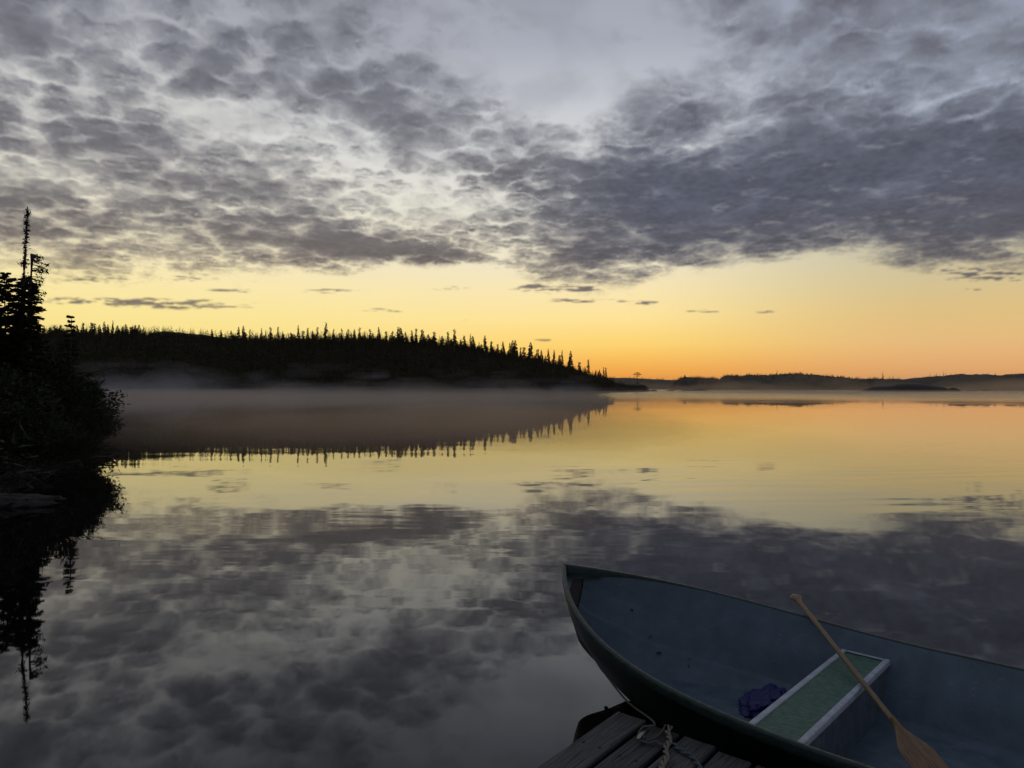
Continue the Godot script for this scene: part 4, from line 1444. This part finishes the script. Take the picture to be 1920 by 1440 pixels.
# ---------------------------------------------------------------- dock
func make_dock() -> void:
	var corner := Vector3(0.522, 0.0, -3.47)
	var u := Vector3(0.634, 0, -0.774)     # along the planks, outwards
	var v := Vector3(0.774, 0, 0.634)      # across them, to the right
	var dock := thing("dock", "weathered grey plank dock whose end meets the boat", "dock", corner)
	dock.basis = Basis(u, Vector3.UP, v)
	var g := RandomNumberGenerator.new()
	g.seed = 701
	var top := 0.32
	# the dock's end is cut along the boat's side; planks have their own lengths and droop a little
	var at := 0.0
	var edge := boat_basis().x
	var eu := edge.dot(u)
	var ev := edge.dot(v)
	for k in 14:
		var w: float = [0.150, 0.148, 0.152, 0.146, 0.15][k % 5] + g.randf_range(-0.004, 0.004)
		var end := at * eu / ev + g.randf_range(-0.02, 0.012) - 0.01
		var lift := g.randf_range(-0.006, 0.006)
		var b := Buf.new()
		plank(b, end - 5.6, end, at, at + w, top - 0.042 + lift, top + lift, g)
		piece("plank", b, M.plank[k % 3], dock)
		# nail heads over the beams
		for x in [-0.35, -1.6, -2.9]:
			for z in [0.035, w - 0.035]:
				var nb := Buf.new()
				var c := Vector3(x + g.randfn(0.0, 0.008), top + lift, at + z)
				tube(nb, [c - Vector3(0, 0.006, 0), c + Vector3(0, 0.0035, 0)], [0.006, 0.0055], 8)
				piece("nail", nb, M.nail, dock)
		at += w + g.randf_range(0.014, 0.030)
	var right := at
	for x in [-0.35, -1.6, -2.9, -4.2, -5.4]:
		var b := Buf.new()
		plank(b, x - 0.05, x + 0.05, 0.03, right * 0.98, top - 0.20, top - 0.052, g, 0.0)
		piece("beam", b, M.beam, dock)
		for z in [0.12, right - 0.5]:
			b = Buf.new()
			tube(b, [Vector3(x + 0.11, -1.2, z), Vector3(x + 0.11, top - 0.06, z)], [0.075, 0.07], 12)
			piece("post", b, M.beam, dock)
	# knots on the wood: the cleat bolt the ropes are made fast to
	var tf := dock.transform
	var cleat := thing("mooring_cleat", "small dark iron cleat on the dock under the ropes", "cleat", tf * Vector3(-0.185, top, 0.235))
	var cb := Buf.new()
	tube(cb, [Vector3(-0.05, 0.03, 0), Vector3(-0.02, 0.035, 0), Vector3(0.02, 0.035, 0), Vector3(0.05, 0.03, 0)], [0.006, 0.011, 0.011, 0.006], 8)
	tube(cb, [Vector3(0, 0.0, 0), Vector3(0, 0.035, 0)], [0.014, 0.011], 8)
	piece("horn", cb, M.metal, cleat)
	cleat.basis = tf.basis
	# ropes: world points measured on the dock top
	var on := func(px: float, py: float, y: float) -> Vector3:
		var d := (EYE - y) * LENS / (py - 728.0)
		return Vector3((px - 960.0) / LENS * d, y, -d)
	var ringp := boat_tf() * bp(0.34, 0.0, 0.10)
	var line := [ringp, ringp.lerp(on.call(1226, 1353, 0.345), 0.5) + Vector3(0, -0.03, 0), on.call(1226, 1353, 0.338), on.call(1205, 1362, 0.332), on.call(1196, 1378, 0.331), on.call(1206, 1387, 0.331), on.call(1224, 1383, 0.332), on.call(1240, 1371, 0.336), on.call(1247, 1358, 0.345)]
	rope("mooring_line", "thin grey painter line running from the boat's bow to a loop on the dock", line, 0.0055, M.rope_thin, 1)
	var braid := [on.call(1256, 1360, 0.350), on.call(1251, 1372, 0.343), on.call(1255, 1386, 0.341), on.call(1247, 1402, 0.341), on.call(1249, 1418, 0.339), on.call(1240, 1434, 0.339), on.call(1241, 1452, 0.338), on.call(1228, 1480, 0.338)]
	rope("braided_rope", "thick pale braided rope lying down the dock planks towards the viewer", braid, 0.0100, M.rope_pale, 2)
	var blue := [on.call(1262, 1392, 0.336), on.call(1268, 1400, 0.338), on.call(1282, 1408, 0.338), on.call(1296, 1416, 0.337), on.call(1306, 1428, 0.336), on.call(1314, 1446, 0.336), on.call(1318, 1480, 0.336)]
	rope("blue_rope", "pale blue twisted rope curving over the dock right of the braided rope", blue, 0.0085, M.rope_blue, 2)
	var tie := [on.call(1196, 1386, 0.334), on.call(1215, 1391, 0.334), on.call(1230, 1388, 0.336), on.call(1238, 1394, 0.335), on.call(1250, 1393, 0.345)]
	rope("rope_end", "short frayed end of thin line under the braided rope on the dock", tie, 0.005, M.rope_thin, 1)

func rope(called: String, label: String, pts: Array, rad: float, m: Material, strands: int) -> void:
	var path := smooth_path(pts, 24)
	var b := Buf.new()
	var run := 0.0
	for s in strands:
		var line := []
		var rads := []
		run = 0.0
		for k in path.size():
			var al: Vector3 = path[mini(k + 1, path.size() - 1)] - path[maxi(k - 1, 0)]
			if k > 0:
				run += (path[k] - path[k - 1]).length()
			if strands == 1:
				line.append(path[k])
				rads.append(rad)
			else:
				var side := al.cross(Vector3.UP).normalized()
				var up := side.cross(al).normalized()
				var ph: float = run * 70.0 + TAU * s / strands
				line.append(path[k] + (side * cos(ph) + up * sin(ph)) * rad * 0.72)
				rads.append(rad * 0.60 * (1.0 + 0.12 * sin(run * 240.0 + s * 2.0)))
		tube(b, line, rads, 7)
	var o := piece(called, b, m)
	tag(o, label, "rope")

func plank(b: Buf, x0: float, x1: float, z0: float, z1: float, y0: float, y1: float, g: RandomNumberGenerator, wear := 1.0) -> void:
	# a board along x with eased, slightly worn edges and a ragged end
	var rows := []
	var segs := 26
	var e := 0.007
	for k in segs + 1:
		var x := lerpf(x0, x1, k / float(segs))
		var j := g.randf_range(-0.003, 0.003) * wear
		var j2 := g.randf_range(-0.003, 0.003) * wear
		var dy := 0.002 * sin(k * 1.3) * wear
		rows.append([Vector3(x, y0, z0 + j), Vector3(x, y1 - e + dy, z0 + j), Vector3(x, y1 - e * 0.3 + dy, z0 + e * 0.3 + j), Vector3(x, y1 + dy, z0 + e + j), Vector3(x, y1 + dy - 0.002 * wear, (z0 + z1) / 2), Vector3(x, y1 + dy, z1 - e + j2), Vector3(x, y1 - e * 0.3 + dy, z1 - e * 0.3 + j2), Vector3(x, y1 - e + dy, z1 + j2), Vector3(x, y0, z1 + j2)])
	sheet(b, rows, true)
	for k in [0, segs]:
		var r: Array = rows[k]
		for j in range(1, 8):
			b.tri(r[0], r[j], r[j + 1])

# ---------------------------------------------------------------- mist
func make_mist() -> void:
	var holder := Node3D.new()
	holder.name = "mist"
	add_child(holder, true)
	tag(holder, "thin morning mist lying on the lake and drifting up against the shores", "mist", "", "stuff")
	var g := RandomNumberGenerator.new()
	g.seed = 801
	var puff := func(at: Vector3, size: Vector3, dens: float, dawn_tint := 0) -> void:
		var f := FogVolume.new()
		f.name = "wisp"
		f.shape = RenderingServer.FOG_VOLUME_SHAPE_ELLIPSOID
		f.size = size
		var key := "fog%d_%d" % [int(dens * 20000.0), dawn_tint]
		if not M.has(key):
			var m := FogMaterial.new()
			m.albedo = [Color(0.94, 0.94, 0.96), Color(0.98, 0.91, 0.83), Color(1.0, 0.86, 0.70)][dawn_tint]  # warmer entries put the dawn glow into the albedo of white mist
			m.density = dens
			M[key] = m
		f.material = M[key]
		holder.add_child(f, true)
		f.position = at
		f.rotation.y = g.randf() * TAU
	# low sheets over the water in front of the headland
	for k in 56:
		var depth := 15.0 + 165.0 * pow(g.randf(), 1.7)
		var px := g.randf_range(190.0, 1090.0)
		var w := depth * g.randf_range(0.2, 0.45) + 5.0
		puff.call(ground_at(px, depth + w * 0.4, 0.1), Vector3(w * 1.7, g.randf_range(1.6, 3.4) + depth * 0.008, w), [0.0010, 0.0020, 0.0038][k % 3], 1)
	# thicker patches nearer by, coloured with dawn glow, over the mirrored headland
	for k in 34:
		var depth := g.randf_range(20.0, 52.0)
		var px := g.randf_range(330.0, 1120.0)
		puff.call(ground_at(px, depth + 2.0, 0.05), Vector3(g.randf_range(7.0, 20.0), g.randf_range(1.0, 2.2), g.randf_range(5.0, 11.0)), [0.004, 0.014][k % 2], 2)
	# slender columns of steam standing on the water
	for k in 40:
		var depth := g.randf_range(48.0, 165.0)
		var px := g.randf_range(180.0, 1110.0)
		var hh := g.randf_range(1.5, 3.6) + depth * 0.014
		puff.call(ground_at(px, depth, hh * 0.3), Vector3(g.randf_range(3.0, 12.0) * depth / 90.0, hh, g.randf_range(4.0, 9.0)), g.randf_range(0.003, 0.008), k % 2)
	# wisps that climb the headland's foot
	for k in 90:
		var px := g.randf_range(130.0, 1100.0) if k < 60 else g.randf_range(170.0, 460.0)
		var s := table(H_PX, H_SHORE, px)
		var depth := s - g.randf_range(1.0, 30.0)
		var hh := 2.5 + (6.0 if k < 60 else 11.0) * pow(g.randf(), 1.8)
		puff.call(ground_at(px, depth, hh * 0.08), Vector3(g.randf_range(8.0, 42.0), hh, g.randf_range(6.0, 16.0)), [0.0018, 0.0046][k % 2])
	for k in 110:
		var px := 150.0 + 950.0 * pow(g.randf(), 1.25)
		var s := table(H_PX, H_SHORE, px)
		var up := 7.0 * pow(g.randf(), 1.7)
		puff.call(ground_at(px, s - g.randf_range(6.0, 24.0), 0.6 + up), Vector3(g.randf_range(4.0, 16.0), g.randf_range(0.8, 3.2), g.randf_range(4.0, 9.0)), [0.0025, 0.0045, 0.007][k % 3])
	# the far shore's mist
	for k in 40:
		var px := g.randf_range(1180.0, 2050.0)
		var depth := g.randf_range(475.0, 670.0) if px > 1560.0 else g.randf_range(450.0, 770.0)
		var hh := 4.0 + 20.0 * pow(g.randf(), 1.4)
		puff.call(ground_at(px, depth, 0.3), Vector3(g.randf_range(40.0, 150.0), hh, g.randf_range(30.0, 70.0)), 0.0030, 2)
	# a thin sheet over the open water on the right
	for k in 22:
		var px := g.randf_range(1130.0, 2000.0)
		var depth := g.randf_range(100.0, 330.0)
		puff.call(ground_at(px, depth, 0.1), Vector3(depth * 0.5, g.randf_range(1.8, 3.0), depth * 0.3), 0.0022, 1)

# ---------------------------------------------------------------- the scene
func _ready() -> void:
	rng.seed = 7
	var cam := Camera3D.new()
	cam.name = "camera"
	cam.fov = 56.9
	cam.near = 0.05
	cam.far = 9000.0
	cam.position = Vector3(0, EYE, 0)
	cam.rotation_degrees = Vector3(0.345, 0, 0)
	add_child(cam)
	cam.current = true

	var we := WorldEnvironment.new()
	we.name = "world_environment"
	var env := Environment.new()
	env.background_mode = Environment.BG_SKY
	env.tonemap_mode = Environment.TONE_MAPPER_LINEAR
	env.tonemap_exposure = 1.0
	env.background_energy_multiplier = 1.06
	env.sdfgi_enabled = true
	env.ssao_enabled = true
	env.ssil_enabled = true
	var sky := Sky.new()
	var pan := PanoramaSkyMaterial.new()
	pan.panorama = make_sky()
	sky.sky_material = pan
	env.sky = sky
	env.volumetric_fog_enabled = true
	env.volumetric_fog_density = 0.0
	env.fog_enabled = true
	env.fog_density = 0.00012
	env.fog_light_color = Color(0.95, 0.88, 0.80)
	we.environment = env
	add_child(we)

	# the sun has not risen yet: it stands just below the horizon behind the headland point
	var sun := DirectionalLight3D.new()
	sun.name = "sun"
	sun.light_color = Color(1.0, 0.78, 0.5)
	sun.light_energy = 0.1
	sun.light_angular_distance = 0.5
	sun.shadow_enabled = true
	sun.rotation_degrees = Vector3(1.5, 180.0 - 8.0, 0)
	add_child(sun)

	make_materials()
	make_water()
	make_headland()
	make_far_shore()
	make_bank()
	make_boat()
	make_dock()
	make_boat_gear()
	make_mist()
